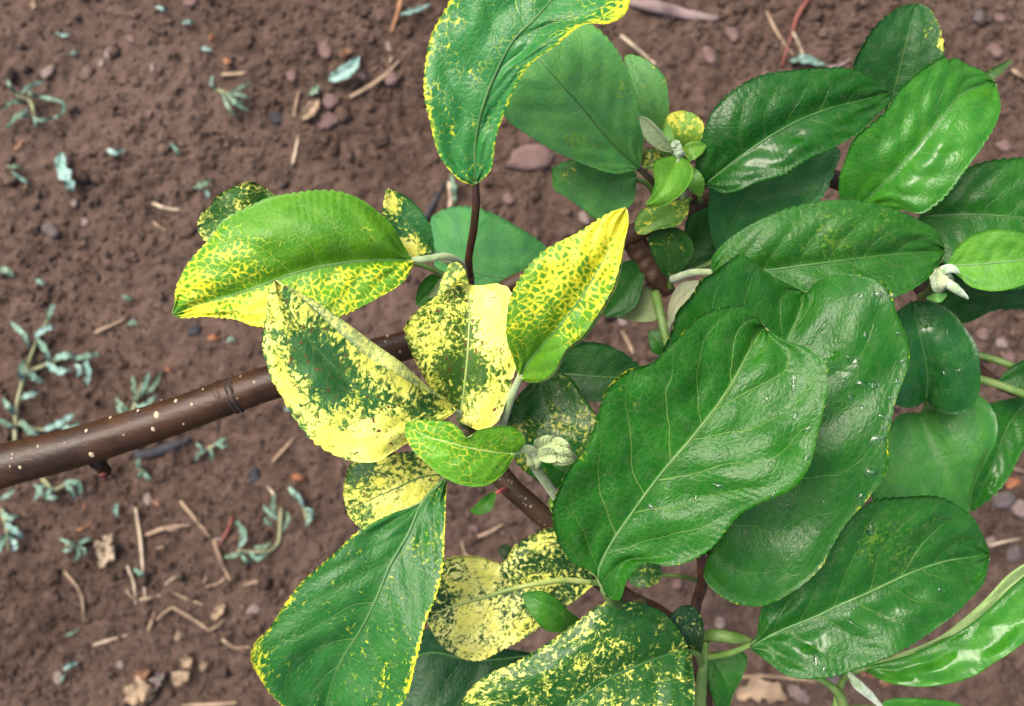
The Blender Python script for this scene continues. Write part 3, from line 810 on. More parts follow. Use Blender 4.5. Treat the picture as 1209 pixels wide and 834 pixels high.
leaf([(530, 560), (500, 563), (465, 578), (435, 592), (412, 610)],
     [(530, 556), (500, 535), (470, 535), (440, 540), (415, 548), (407, 570), (406, 590), (411, 608)],
     [(528, 566), (505, 590), (480, 606), (455, 618), (430, 625), (413, 612)],
     [.282, .278, .276, .28], (0.030, 0.120, 0.03), (0.66, 0.67, 0.10), sA=0.15, sB=0.2, mos=0.84, blobs=[(425, 555, 22, -.6), (480, 540, 30, -.4), (430, 612, 16, -.4), (470, 580, 30, .15)], veinl=0.2, speck=0.8, rough=0.5,
     petiole=[(545, 548, .285), (562, 530, .30)], pet_r=3.5, rib=M_MIDD, rib_r=1.2, label='dull yellow leaf showing between the cream leaf and the hanging leaf')
leaf([(635, 445), (645, 490), (660, 530), (690, 577)],
     [(632, 447), (610, 470), (600, 500), (606, 540), (625, 560), (645, 573), (689, 578)],
     [(640, 443), (668, 442), (690, 470), (703, 490), (712, 530), (705, 560), (691, 577)],
     [.292, .29, .288, .292], DEEP, (0.40, 0.42, 0.06), sA=0.15, sB=0.2, mos=0.20, blobs=[(685, 495, 28, .35), (665, 505, 15, .2), (612, 510, 18, .35), (615, 545, 20, .25)], veinl=0.25, rough=0.28, label='dark leaf with scattered yellow flecks behind the woolly bud',
     petiole=[(625, 435, .298), (600, 400, .31)], pet_r=3.5)
leaf([(650, 441), (680, 443), (723, 446), (766, 446)],
     [(650, 438), (668, 415), (688, 405), (708, 405), (733, 415), (755, 432), (766, 445)],
     [(650, 444), (675, 464), (693, 473), (720, 473), (750, 460), (766, 448)],
     [.305, .302, .302, .306], (0.03, 0.15, 0.035), sA=0.2, sB=0.15, veinl=0.3, rough=0.4, rib=M_MIDG, rib_r=1.2, petiole=[(630, 430, .308), (590, 410, .314)], pet_r=3.0, label='smooth plain green leaf below the bright yellow pointed leaf')
leaf([(584, 582), (572, 594), (555, 604)], [(583, 580), (570, 588), (556, 602)], [(586, 583), (580, 602), (566, 608), (556, 605)], [.292, .29, .294], FRESH, sA=0.3, sB=0.3, teeth=0.4, veinl=0.3,
     petiole=[(590, 580, .294), (597, 577, .302)], pet_r=2.2, pet_mat=M_PINK, label='tiny narrow leaflet on a pink stalk beside the twig')

# ---- the big wet leaves on the right
leaf([(716, 704), (706, 682), (715, 654), (749, 602), (781, 559), (822, 511), (859, 461), (890, 405), (903, 385)],
     [(711, 700), (704, 680), (676, 664), (658, 636), (653, 600), (663, 572), (674, 550), (688, 536), (702, 504), (715, 463), (738, 440), (772, 427), (800, 399), (827, 374), (863, 362), (888, 367), (902, 384)],
     [(720, 707), (731, 709), (741, 684), (758, 666), (795, 668), (836, 650), (872, 609), (895, 595), (936, 577), (954, 554), (968, 500), (977, 459), (973, 427), (954, 411), (932, 404), (904, 388)],
     [.242, .236, .231, .228, .229, .234], DARK, YEL, sA=0.34, sB=[0.35, 0.32, 0.30, 0.24, 0.05], bowB=-0.05, wave=0.05, wk=2.5, mos=-0.30, margin=(0.50, 0.05), halfA=0.06, blobs=[(745, 460, 30, .36), (690, 540, 14, .4)], retic=0.3, veinl=0.8, rough=0.35, quilt=0.7,
     petiole=[(722, 712, .25), (735, 716, .27), (760, 712, .305)], pet_r=5, rib=M_MIDG, rib_r=2.4, wet=[(925, 535, 25, 9, -12), (930, 448, 12, 4, -30), (845, 570, 28, 8, -25), (760, 590, 30, 16, -50)], label='largest broad wet green leaf with pale midrib and frayed margin')
leaf([(838, 655), (870, 560), (905, 470), (931, 401), (946, 364), (951, 346)],
     [(834, 655), (780, 620), (760, 560), (765, 480), (780, 420), (793, 391), (800, 368), (817, 349), (829, 330), (843, 322), (861, 308), (874, 301), (886, 306), (906, 322), (930, 335), (950, 345)],
     [(834, 660), (831, 681), (839, 694), (863, 711), (887, 716), (903, 715), (935, 699), (969, 670), (980, 649), (998, 620), (1022, 592), (1047, 556), (1049, 517), (1056, 479), (1073, 426), (1070, 397), (1058, 369), (1053, 350), (1041, 333), (1020, 326), (986, 323), (968, 330), (952, 345)],
     [.275, .263, .256, .254, .26], (0.020, 0.160, 0.014), YEL, sA=0.32, sB=[0.15, 0.2, 0.24, 0.22], bowB=0.05, wave=0.05, wk=3, mos=-0.5, margin=(0.85, 0.045), retic=0.3, veinl=0.35, rough=0.33, quilt=0.8, teeth=2.4,
     petiole=[(836, 668, .282), (828, 690, .292), (826, 705, .302)], pet_r=5, pet_mat=M_PETR, rib=M_MIDD, rib_r=1.8, wet=[(1040, 374, 12, 14, 20), (1008, 425, 34, 20, -10), (1030, 520, 6, 14, 10), (1027, 558, 6, 6, 0), (1000, 340, 25, 10, -20)], label='broad wet leaf beaded with rain, partly under the largest leaf')
leaf([(842, 322), (907, 319), (960, 312), (1010, 306), (1060, 300), (1115, 297)],
     [(839, 318), (841, 304), (866, 278), (905, 256), (948, 242), (996, 236), (1039, 242), (1077, 256), (1106, 273), (1115, 290)],
     [(842, 326), (870, 340), (920, 360), (980, 365), (1040, 355), (1080, 340), (1104, 320), (1115, 300)],
     [.275, .27, .268, .27, .276], (0.024, 0.165, 0.014), FAINT, sA=0.12, sB=0.28, bowA=0.3, mos=0.20, blobs=[(990, 280, 40, .25), (1045, 262, 20, .3), (990, 290, 15, .2)], veinl=0.35, rough=0.40, rib=M_MIDD, rib_r=1.6, quilt=0.6,
     petiole=[(820, 322, .285), (795, 330, .30)], pet_r=4.5, pet_mat=M_PETP, label='long oval green leaf with faint yellow mottling above the wet leaves')
leaf([(832, 218), (872, 187), (908, 162), (944, 142), (980, 128), (1016, 119), (1050, 110)],
     [(829, 216), (821, 201), (827, 169), (840, 133), (865, 108), (897, 90), (937, 83), (969, 81), (1001, 81), (1027, 90), (1045, 102), (1051, 108)],
     [(835, 221), (854, 228), (872, 225), (893, 216), (926, 205), (955, 187), (980, 176), (1009, 160), (1030, 142), (1048, 122), (1052, 111)],
     [.292, .286, .284, .286, .292], DEEP, YEL, sA=0.22, sB=[0.25, 0.35, 0.2, 0.0], bowA=0.2, mos=-0.5, margin=(0.5, 0.05), veinl=0.3, rough=0.30, quilt=0.5, petiole=[(824, 228, .298), (812, 240, .31)], pet_r=4, pet_mat=M_PETR, rib=M_MIDD, rib_r=1.6,
     wet=[(930, 170, 60, 18, -25)], label='oval dark leaf with a shiny lower half beside the young shoot tip')
leaf([(1010, 250), (1030, 230), (1052, 209), (1088, 169), (1113, 137), (1142, 108), (1176, 97)],
     [(1006, 250), (992, 234), (991, 211), (997, 191), (1009, 163), (1030, 146), (1049, 128), (1067, 101), (1092, 80), (1114, 68), (1122, 72), (1127, 68), (1141, 76), (1160, 84), (1175, 96)],
     [(1014, 252), (1063, 248), (1088, 252), (1104, 242), (1119, 228), (1141, 199), (1165, 165), (1181, 130), (1180, 115), (1176, 99)],
     [.29, .28, .275, .274, .282], (0.034, 0.205, 0.013), YEL, sA=0.25, sB=0.28, bowB=0.2, veinl=0.4, rough=0.33, quilt=0.6, wave=0.03, petiole=[(1000, 262, .3), (960, 280, .312)], pet_r=4, rib=M_MIDD, rib_r=1.6,
     wet=[(1150, 108, 20, 17, 30), (1100, 190, 22, 50, 40)], label='broad bright green leaf with a pale sheen near its tip')
leaf([(1050, 130), (1060, 90), (1070, 50), (1082, 5)],
     [(1048, 130), (1015, 110), (1007, 80), (1016, 58), (1028, 39), (1042, 23), (1063, 8), (1081, 4)],
     [(1052, 130), (1090, 110), (1112, 80), (1114, 60), (1108, 30), (1095, 8), (1084, 4)],
     [.318, .312, .308, .31], (0.012, 0.110, 0.016), (0.50, 0.50, 0.05), sA=0.2, sB=0.2, mos=-0.05, margin=(0.34, 0.08), blobs=[(1111, 52, 9, .8), (1095, 30, 20, .4)], veinl=0.25, rough=0.5, petiole=[(1045, 160, .318), (1010, 215, .325)], pet_r=3.5, label='dark leaf with a yellow spot on its edge, behind two oval leaves')
leaf([(1150, 98), (1172, 86), (1195, 71)], [(1150, 95), (1172, 80), (1194, 70)], [(1152, 101), (1176, 92), (1195, 73)], [.312, .31, .312], (0.06, 0.15, 0.04), OLIVE, sA=0.5, sB=0.4, mos=0.25, teeth=0.6,
     petiole=[(1110, 130, .315), (1070, 190, .32)], pet_r=3, label='narrow leaf seen edge on behind the broad bright leaf')
leaf([(1085, 256), (1130, 254), (1176, 255), (1230, 262), (1290, 280)],
     [(1086, 254), (1105, 228), (1145, 197), (1187, 188), (1230, 190), (1270, 215), (1290, 276)],
     [(1085, 258), (1100, 290), (1130, 325), (1180, 342), (1240, 330), (1290, 284)],
     [.306, .300, .298, .3], DARK, sA=0.15, sB=0.2, veinl=0.35, rough=0.34, quilt=0.6, rib=M_MIDD, rib_r=1.6, petiole=[(1060, 270, .312), (1045, 280, .326)], pet_r=4, label='wide dark leaf behind the small fresh leaf and woolly bud')
leaf([(1118, 314), (1160, 312), (1209, 307), (1252, 302)],
     [(1118, 312), (1129, 294), (1145, 279), (1166, 271), (1187, 270), (1215, 278), (1240, 292), (1251, 301)],
     [(1119, 317), (1133, 327), (1145, 338), (1176, 344), (1209, 336), (1240, 318), (1252, 304)],
     [.274, .270, .268, .272], (0.085, 0.300, 0.020), (0.4, 0.5, 0.1), sA=0.2, sB=0.25, mos=0.05, veinl=0.4, rough=0.5, quilt=0.6, rib=M_MIDG, rib_r=1.4, teeth=0.8, petiole=[(1112, 318, .277), (1104, 326, .281)], pet_r=4, pet_mat=M_PETP, label='small fresh light green leaf beside the white woolly bud')
leaf([(1078, 330), (1130, 345), (1180, 350), (1250, 345)],
     [(1080, 326), (1120, 308), (1170, 310), (1220, 320), (1249, 342)],
     [(1080, 335), (1100, 368), (1137, 382), (1176, 366), (1215, 364), (1250, 348)],
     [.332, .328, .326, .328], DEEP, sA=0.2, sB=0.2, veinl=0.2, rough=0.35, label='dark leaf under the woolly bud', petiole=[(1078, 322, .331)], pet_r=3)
leaf([(1094, 473), (1095, 440), (1087, 400), (1078, 357)],
     [(1092, 474), (1080, 481), (1059, 478), (1043, 450), (1045, 410), (1056, 372), (1077, 355)],
     [(1096, 474), (1104, 483), (1121, 489), (1145, 483), (1156, 463), (1157, 432), (1152, 407), (1139, 387), (1123, 368), (1104, 358), (1080, 355)],
     [.302, .294, .29, .294], (0.020, 0.150, 0.030), sA=0.15, sB=[0.25, 0.2, 0.1], bowB=0.2, wave=0.06, wk=2, veinl=0.2, rough=0.26, quilt=0.7, teeth=0.8, petiole=[(1096, 480, .31), (1110, 480, .325), (1150, 440, .334)], pet_r=4, rib=M_MIDD, rib_r=1.2,
     wet=[(1137, 462, 17, 6, 5), (1115, 445, 12, 6, 30), (1100, 400, 25, 20, 0)], label='rounded blue green leaf beside the rain beaded leaf')
leaf([(1085, 488), (1100, 520), (1120, 560), (1144, 604)],
     [(1082, 487), (1062, 490), (1048, 510), (1038, 550), (1030, 590), (1060, 615), (1110, 617), (1142, 607)],
     [(1089, 485), (1120, 470), (1152, 465), (1172, 483), (1178, 502), (1176, 520), (1164, 545), (1150, 575), (1145, 603)],
     [.318, .312, .310, .314], (0.042, 0.210, 0.028), sA=0.12, sB=0.12, bowB=0.25, wave=0.03, veinl=0.15, rough=0.42, quilt=0.4, teeth=0.6, petiole=[(1095, 478, .32), (1130, 450, .333)], pet_r=3.5, rib=M_MIDD, rib_r=1.0, wet=[(1160, 560, 14, 40, 25)], label='smooth broad leaf with a soft blue sheen under the rounded leaf')
leaf([(1216, 470), (1192, 500), (1172, 550), (1147, 604)],
     [(1218, 472), (1218, 510), (1206, 535), (1195, 557), (1180, 578), (1148, 605)],
     [(1210, 468), (1165, 480), (1150, 520), (1143, 570), (1145, 603)],
     [.336, .332, .328, .332], DARK, sA=0.2, sB=0.15, veinl=0.25, rough=0.25, rib=M_MIDD, rib_r=1.2, petiole=[(1225, 472, .338)], pet_r=4, wet=[(1170, 545, 14, 40, 25)], label='dark wet leaf lowest at the edge of the soil')
leaf([(1240, 430), (1215, 440), (1178, 452)], [(1238, 425), (1209, 426), (1190, 437), (1178, 450)], [(1242, 438), (1215, 462), (1190, 460), (1179, 454)], [.322, .32, .322], DEEP, sA=0.2, sB=0.2, rough=0.4, veinl=0.2,
     petiole=[(1260, 440, .325), (1270, 480, .338)], pet_r=3, label='small dark leaf above the green side stalk')
obj('side_stalk', tube_mesh('side_stalk', [tuple(P(1150, 446, .322)), tuple(P(1180, 455, .32)), tuple(P(1215, 468, .318)), tuple(P(1290, 500, .325))], [rad_px(5, .32)] * 4, 9, 26, 0.05), M_PETG, tree)
obj('side_stalk', tube_mesh('side_stalk', [tuple(P(1150, 418, .330)), tuple(P(1172, 424, .328)), tuple(P(1200, 434, .326)), tuple(P(1280, 470, .333))], [rad_px(4.5, .32)] * 4, 9, 26, 0.05), M_PETG, tree)

# ---- lower right
leaf([(886, 763), (924, 744), (961, 729), (993, 714), (1025, 700), (1077, 676), (1120, 662), (1168, 656)],
     [(886, 760), (894, 750), (899, 719), (925, 690), (960, 655), (1000, 615), (1031, 592), (1073, 587), (1101, 586), (1129, 596), (1148, 611), (1162, 636), (1169, 653)],
     [(887, 767), (904, 780), (932, 799), (969, 801), (1016, 789), (1064, 768), (1111, 738), (1139, 714), (1162, 686), (1169, 659)],
     [.284, .278, .274, .276, .284], (0.020, 0.160, 0.016), FAINT, sA=0.30, sB=[0.3, 0.28, 0.22, 0.1], wave=0.03, mos=0.05, blobs=[(1050, 640, 60, .45)], veinl=0.4, rough=0.33, quilt=0.8, petiole=[(866, 770, .29), (845, 775, .296), (832, 776, .30)], pet_r=4, rib=M_MIDG, rib_r=1.8,
     wet=[(1040, 722, 40, 18, -25), (960, 760, 30, 14, -25)], label='large dark leaf with faint mottling and a pale midrib, below the wet leaves')
leaf([(1021, 789), (1080, 773), (1140, 741), (1190, 699), (1240, 660), (1290, 630)],
     [(1019, 787), (1064, 771), (1106, 754), (1137, 731), (1165, 706), (1188, 681), (1209, 666), (1250, 643), (1290, 627)],
     [(1023, 792), (1043, 804), (1069, 810), (1096, 811), (1127, 806), (1154, 796), (1173, 783), (1196, 769), (1215, 752), (1250, 715), (1285, 660), (1291, 633)],
     [.302, .294, .288, .288, .29], (0.040, 0.220, 0.016), sA=1.2, sB=[0.30, 0.32, 0.30, 0.26], bowB=0.0, curlA=(0.45, 0.9, 0.003), veinl=0.2, rough=0.14, quilt=0.35, teeth=0.8, petiole=[(1005, 795, .304), (994, 806, .31), (985, 840, .315)], pet_r=4, pet_mat=M_PETG,
     wet=[(1105, 785, 60, 11, -17), (1180, 732, 40, 10, -42)], label='wet shiny leaf with a rolled pale edge, reflecting the sky')
leaf([(1040, 836), (1090, 840), (1160, 850)], [(1040, 832), (1049, 826), (1090, 825), (1130, 831), (1160, 847)], [(1042, 842), (1080, 862), (1130, 868), (1160, 853)], [.318, .314, .318], MID, sA=0.2, sB=0.2, veinl=0.3, petiole=[(1015, 836, .318), (996, 838, .318)], pet_r=3, label='leaf edge just showing below the shiny leaf')
obj('stipule', tube_mesh('stipule', [tuple(P(1001, 793, .300)), tuple(P(1012, 808, .298)), tuple(P(1026, 820, .30)), tuple(P(1042, 836, .306))], [rad_px(2, .3), rad_px(6, .3), rad_px(5, .3), rad_px(2, .3)], 8, 20, 0.1, True, 0.4), M_WOOL, tree)
obj('short_shoot', tube_mesh('short_shoot', [tuple(P(958, 797, .304)), tuple(P(975, 806, .306)), tuple(P(992, 822, .310)), tuple(P(1000, 860, .318))], [rad_px(3.5, .3), rad_px(4, .3), rad_px(6, .3), rad_px(7, .3)], 9, 24, 0.1), M_PETG, tree)
obj('short_shoot', tube_mesh('short_shoot', [tuple(P(886, 757, .297)), tuple(P(866, 753, .295)), tuple(P(845, 750, .296)), tuple(P(828, 752, .302))], [rad_px(5, .3), rad_px(7.5, .3), rad_px(7.5, .3), rad_px(6, .3)], 10, 20, 0.05), M_PETG, tree)
leaf([(833, 772), (850, 790), (862, 815), (858, 850)], [(830, 774), (835, 800), (845, 835), (856, 852)], [(838, 771), (870, 768), (882, 776), (876, 800), (864, 825), (860, 851)], [.308, .305, .308], DARK, sA=0.2, sB=0.15, veinl=0.25, rough=0.5, label='plain leaf in shade under the large dark leaf stalk')
leaf([(826, 772), (812, 745), (806, 716)], [(824, 773), (802, 771), (789, 752), (788, 733), (800, 718), (805, 715)], [(828, 771), (831, 750), (829, 732), (818, 716), (808, 715)], [.286, .278, .276], (0.010, 0.06, 0.02), (0.4, 0.42, 0.1), sA=0.3, sB=0.3, mos=0.22, wave=0.1, rough=0.2, veinl=0.2, label='small dark glossy leaf at the shoot fork')
leaf([(812, 766), (771, 779), (718, 802), (686, 824), (640, 850), (560, 882)],
     [(812, 762), (800, 742), (780, 722), (755, 713), (730, 711), (713, 713), (686, 731), (649, 758), (612, 781), (575, 797), (554, 816), (541, 840), (540, 868), (559, 882)],
     [(815, 770), (820, 810), (815, 850), (770, 890), (680, 910), (600, 900), (561, 884)],
     [.276, .268, .264, .266, .272], (0.018, 0.125, 0.020), (0.72, 0.73, 0.13), sA=0.15, sB=0.15, bowA=0.25, mos=0.33, blobs=[(720, 745, 45, .15), (630, 780, 60, .18), (700, 825, 40, .15), (560, 815, 30, .25), (760, 725, 40, -.25), (660, 815, 50, -.1), (745, 800, 50, -.05)], veinl=0.3, rough=0.36, quilt=0.5, rib=M_MIDD, rib_r=1.5,
     petiole=[(822, 772, .284), (828, 785, .30)], pet_r=4, label='broad dark leaf streaked with yellow flecks, below the twisted mosaic leaf')
leaf([(700, 688), (665, 685), (625, 691), (599, 697), (570, 706), (535, 716), (503, 730)],
     [(700, 684), (690, 655), (670, 632), (652, 623), (628, 633), (607, 646), (594, 665), (559, 657), (525, 662), (508, 690), (502, 727)],
     [(700, 692), (670, 716), (633, 744), (612, 757), (591, 768), (567, 780), (543, 776), (520, 760), (503, 734)],
     [.29, .284, .282, .284, .288], (0.018, 0.095, 0.030), (0.74, 0.74, 0.15), sA=0.2, sB=0.15, wave=0.06, wk=2.5, mos=0.54, blobs=[(570, 675, 45, .3), (560, 750, 50, .25), (600, 740, 40, .15), (520, 705, 22, -.25), (600, 710, 30, -.2), (640, 645, 30, -.1), (680, 660, 25, -.2), (640, 640, 12, .3)], veinl=0.2, rough=0.4, quilt=0.5, rib=M_MIDY, rib_r=4.0,
     petiole=[(716, 690, .294), (728, 700, .306)], pet_r=5, pet_mat=M_PETG, label='twisted mosaic leaf with a thick pale midrib under the largest leaf')
leaf([(612, 668), (602, 656), (590, 646)], [(610, 670), (594, 662), (589, 652), (589, 646)], [(614, 666), (606, 650), (598, 643), (591, 644)], [.296, .294, .296], (0.012, 0.06, 0.012), (0.4, 0.42, 0.08), mos=0.3, teeth=1.5, veinl=0.2, petiole=[(630, 680, .298), (660, 640, .305)], pet_r=2.5, label='tiny toothed dark leaf above the twisted mosaic leaf')
leaf([(692, 738), (668, 728), (640, 712), (617, 701)], [(690, 735), (670, 720), (655, 706), (639, 698), (618, 700)], [(690, 741), (672, 746), (655, 747), (642, 743), (631, 731), (621, 716), (617, 703)], [.286, .276, .272, .274], (0.04, 0.20, 0.016), sA=0.3, sB=0.15, veinl=0.2, rough=0.45, teeth=0.8, petiole=[(712, 738, .296), (735, 712, .308)], pet_r=3, label='small plain green leaf between the twisted and streaked leaves')
leaf([(628, 774), (560, 780), (506, 771), (445, 800)], [(628, 771), (590, 764), (540, 748), (500, 744), (465, 765), (445, 797)], [(626, 778), (600, 805), (560, 845), (500, 865), (455, 850), (445, 803)], [.315, .312, .312, .32], (0.020, 0.125, 0.036), sA=0.12, sB=0.15, veinl=0.3, rough=0.3, rib=M_MIDG, rib_r=1.3, petiole=[(660, 768, .314), (720, 735, .314), (760, 722, .312)], pet_r=3, label='smooth dark leaf between the hanging leaf and the streaked leaf')
leaf([(782, 680), (765, 680), (742, 684)], [(781, 676), (779, 667), (758, 664), (743, 677)], [(781, 684), (775, 690), (755, 694), (743, 688)], [.286, .284, .286], (0.03, 0.15, 0.03), (0.45, 0.5, 0.08), mos=0.35, veinl=0.3, petiole=[(800, 680, .290), (822, 685, .302)], pet_r=2.5, label='tiny mottled leaf under the base of the largest leaf')

# ---- the young shoot at the top
leaf([(754, 199), (719, 165), (683, 122), (636, 70), (610, 35)],
     [(756, 195), (760, 165), (752, 125), (733, 68), (705, 34), (670, 18), (612, 28)],
     [(751, 201), (726, 205), (690, 194), (658, 180), (622, 158), (598, 140), (588, 110), (588, 70), (608, 36)],
     [.286, .278, .274, .272, .276], (0.095, 0.345, 0.070), (0.16, 0.34, 0.03), sA=0.12, sB=0.12, bowA=0.15, wave=0.03, mos=0.14, blobs=[(715, 80, 22, .3), (735, 105, 15, .3), (690, 172, 18, .3), (670, 165, 15, .25)], veinl=0.2, rough=0.5, quilt=0.5, rib=M_MIDD, rib_r=1.8, petiole=[(764, 208, .292), (778, 224, .302), (790, 248, .31)], pet_r=4, pet_mat=M_PETD,
     label='broad dull green leaf behind the tall leaf, faintly mottled')
leaf([(775, 162), (768, 130), (755, 100), (738, 66)], [(773, 162), (752, 150), (745, 110), (737, 68)], [(778, 162), (788, 144), (789, 115), (784, 90), (766, 72), (748, 65), (739, 65)], [.298, .292, .29, .292], (0.085, 0.290, 0.060), OLIVE, sA=0.2, sB=0.25, mos=0.15, veinl=0.4, rough=0.55, petiole=[(782, 180, .302), (792, 215, .31)], pet_r=3, label='narrow green leaf beside the broad dull leaf')
leaf([(752, 209), (715, 215), (680, 213), (652, 203)], [(752, 204), (720, 190), (690, 188), (667, 191), (651, 199)], [(752, 214), (747, 239), (732, 250), (707, 260), (690, 249), (670, 234), (655, 224), (651, 207)], [.305, .302, .3, .3], (0.075, 0.290, 0.060), OLIVE, sA=0.15, sB=0.12, mos=0.05, blobs=[(672, 205, 14, .4)], wave=0.04, veinl=0.2, rough=0.5, teeth=2.5, petiole=[(765, 218, .308), (780, 245, .312)], pet_r=3.5, label='dull green leaf with a ragged end below the broad dull leaf')
leaf([(803, 186), (793, 205), (782, 225), (763, 242)], [(797, 184), (773, 190), (772, 205), (773, 215), (769, 230), (762, 241)], [(808, 187), (818, 199), (814, 217), (799, 234), (781, 244), (765, 243)], [.274, .268, .266, .27], (0.100, 0.320, 0.020), (0.5, 0.55, 0.08), sA=0.3, sB=-0.2, bowB=0.3, mos=0.12, veinl=0.4, rough=0.5, teeth=0.8, petiole=[(804, 180, .277), (806, 200, .295), (808, 238, .308)], pet_r=3.5, pet_mat=M_PETP, label='small bent fresh green leaf at the shoot tip')
leaf([(793, 178), (778, 160), (754, 138)], [(791, 180), (781, 178), (762, 164), (754, 140)], [(795, 177), (790, 168), (779, 152), (764, 139), (755, 137)], [.276, .27, .266], DOWNY, sA=0.3, sB=0.4, under=True, teeth=0.5, veinl=0.2, petiole=[(800, 186, .28), (806, 205, .296)], pet_r=3, pet_mat=M_PETP, label='pale downy leaf just unfolding at the shoot tip')
leaf([(802, 192), (804, 165), (802, 131)], [(799, 192), (786, 175), (783, 150), (789, 136), (801, 131)], [(806, 192), (820, 180), (830, 162), (831, 148), (822, 136), (804, 130)], [.298, .29, .29], (0.130, 0.330, 0.030), (0.55, 0.54, 0.05), sA=0.2, sB=0.2, mos=0.42, blobs=[(797, 138, 12, .5), (828, 148, 10, .5)], veinl=0.3, rough=0.5, petiole=[(803, 215, .302), (806, 240, .31)], pet_r=3, label='small yellow mottled leaf behind the shoot tip')
leaf([(790, 198), (775, 190), (758, 192)], [(789, 195), (778, 178), (762, 176), (757, 190)], [(789, 201), (775, 202), (760, 198), (757, 193)], [.29, .286, .288], (0.06, 0.15, 0.02), (0.42, 0.44, 0.06), mos=0.5, veinl=0.2, petiole=[(800, 212, .3), (806, 240, .31)], pet_r=2.5, label='tiny olive leaf beside the pale downy leaf')
leaf([(814, 236), (790, 254), (751, 274)], [(812, 233), (790, 240), (770, 243), (757, 248), (750, 262), (750, 272)], [(814, 239), (812, 252), (800, 266), (776, 271), (760, 277), (752, 276)], [.298, .294, .296], (0.080, 0.220, 0.025), (0.48, 0.48, 0.05), sA=0.2, sB=0.2, mos=0.46, blobs=[(785, 258, 10, -.5)], veinl=0.2, rough=0.5, petiole=[(818, 234, .303), (826, 236, .31)], pet_r=3, label='small olive and yellow leaf under the bent fresh leaf')
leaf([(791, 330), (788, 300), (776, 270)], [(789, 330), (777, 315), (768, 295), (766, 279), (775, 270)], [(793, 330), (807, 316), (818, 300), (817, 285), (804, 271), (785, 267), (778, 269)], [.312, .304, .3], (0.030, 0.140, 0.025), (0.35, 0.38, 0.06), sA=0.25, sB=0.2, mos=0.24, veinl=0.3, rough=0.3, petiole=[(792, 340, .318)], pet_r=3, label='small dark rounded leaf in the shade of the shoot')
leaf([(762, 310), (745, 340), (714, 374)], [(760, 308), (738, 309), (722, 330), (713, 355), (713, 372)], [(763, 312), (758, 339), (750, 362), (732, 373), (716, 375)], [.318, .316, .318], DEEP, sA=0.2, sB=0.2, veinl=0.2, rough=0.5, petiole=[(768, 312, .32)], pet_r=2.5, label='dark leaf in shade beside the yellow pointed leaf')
leaf([(776, 345), (758, 362), (728, 374)], [(774, 343), (755, 338), (738, 352), (727, 372)], [(778, 348), (776, 376), (752, 380), (729, 376)], [.326, .324, .326], (0.06, 0.16, 0.10), under=True, veinl=0.2, petiole=[(782, 342, .323)], pet_r=2.5, label='pale leaf underside in shade by the green side shoot')
leaf([(850, 302), (868, 260), (890, 215), (945, 162)], [(847, 300), (838, 270), (838, 225), (850, 190), (895, 162), (943, 160)], [(853, 303), (900, 280), (945, 252), (969, 234), (985, 202), (990, 176), (947, 161)], [.322, .312, .306, .31], (0.038, 0.215, 0.045), sA=0.35, sB=0.12, veinl=0.2, rough=0.42, rib=M_MIDD, rib_r=1.2, petiole=[(840, 310, .324), (800, 325, .326), (780, 330, .322)], pet_r=3.5, label='blue green leaf in shade under the oval dark leaf')
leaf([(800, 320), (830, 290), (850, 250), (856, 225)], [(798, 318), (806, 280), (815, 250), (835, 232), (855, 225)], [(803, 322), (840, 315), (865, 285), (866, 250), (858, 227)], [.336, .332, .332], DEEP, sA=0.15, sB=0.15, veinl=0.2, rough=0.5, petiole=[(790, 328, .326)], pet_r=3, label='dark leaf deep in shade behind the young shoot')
leaf([(789, 386), (800, 360), (826, 333)], [(788, 384), (790, 358), (803, 335), (824, 331)], [(792, 386), (802, 372), (822, 350), (828, 336)], [.318, .314, .312], (0.42, 0.38, 0.34), under=True, teeth=0.4, veinl=0.1, sA=0.2, sB=0.2, petiole=[(786, 394, .315)], pet_r=3, pet_mat=M_PETP, label='pinkish grey downy leaf underside by the green side shoot')
leaf([(790, 424), (782, 408), (766, 392)], [(788, 424), (770, 415), (765, 395)], [(792, 423), (795, 405), (785, 390), (768, 390)], [.322, .32, .322], DARK, veinl=0.2, petiole=[(794, 425, .315)], pet_r=2.5, label='tiny dark leaf at the foot of the side shoot')
leaf([(665, 596), (654, 600), (648, 590)], [(664, 594), (655, 586), (648, 588)], [(665, 600), (652, 606), (647, 594)], [.278, .276, .278], (0.08, 0.22, 0.02), OLIVE, mos=0.3, teeth=0.5, name='stipule')


# ---- woolly buds: crumpled young leaves packed together
def wool(name, blobs, mat, seed, label, parent=tree):
    r_ = np.random.default_rng(seed)
    bm = bmesh.new()
    for (px, py, d, rx, ry, rz, ang) in blobs:
        b2 = bmesh.new(); bmesh.ops.create_icosphere(b2, subdivisions=5, radius=1.0)
        c = P(px, py, d); ca_, sa_ = math.cos(R(ang)), math.sin(R(ang))
        o1 = r_.uniform(0, 50)
        for v in b2.verts:
            n_ = v.co.copy()
            f = 1 + 0.34 * float(vnoise(np.array([n_.x * 1.0 + o1]), np.array([n_.y + n_.z * 1.7]), 2.1, 31)[0]) + 0.09 * float(vnoise(np.array([n_.x + o1]), np.array([n_.y - n_.z * 1.3]), 5.0, 32)[0])
            x, y = n_.x * f * rx * K * d, n_.y * f * ry * K * d
            v.co = c + Vector((x * ca_ - y * sa_, x * sa_ + y * ca_, n_.z * f * rz * K * d))
        tmp = bpy.data.meshes.new('t'); b2.to_mesh(tmp); b2.free(); bm.from_mesh(tmp); bpy.data.meshes.remove(tmp)
    me = bpy.data.meshes.new(name); bm.to_mesh(me); bm.free()
    o = obj(name, me, mat, parent)
    o['label'] = label
    return o


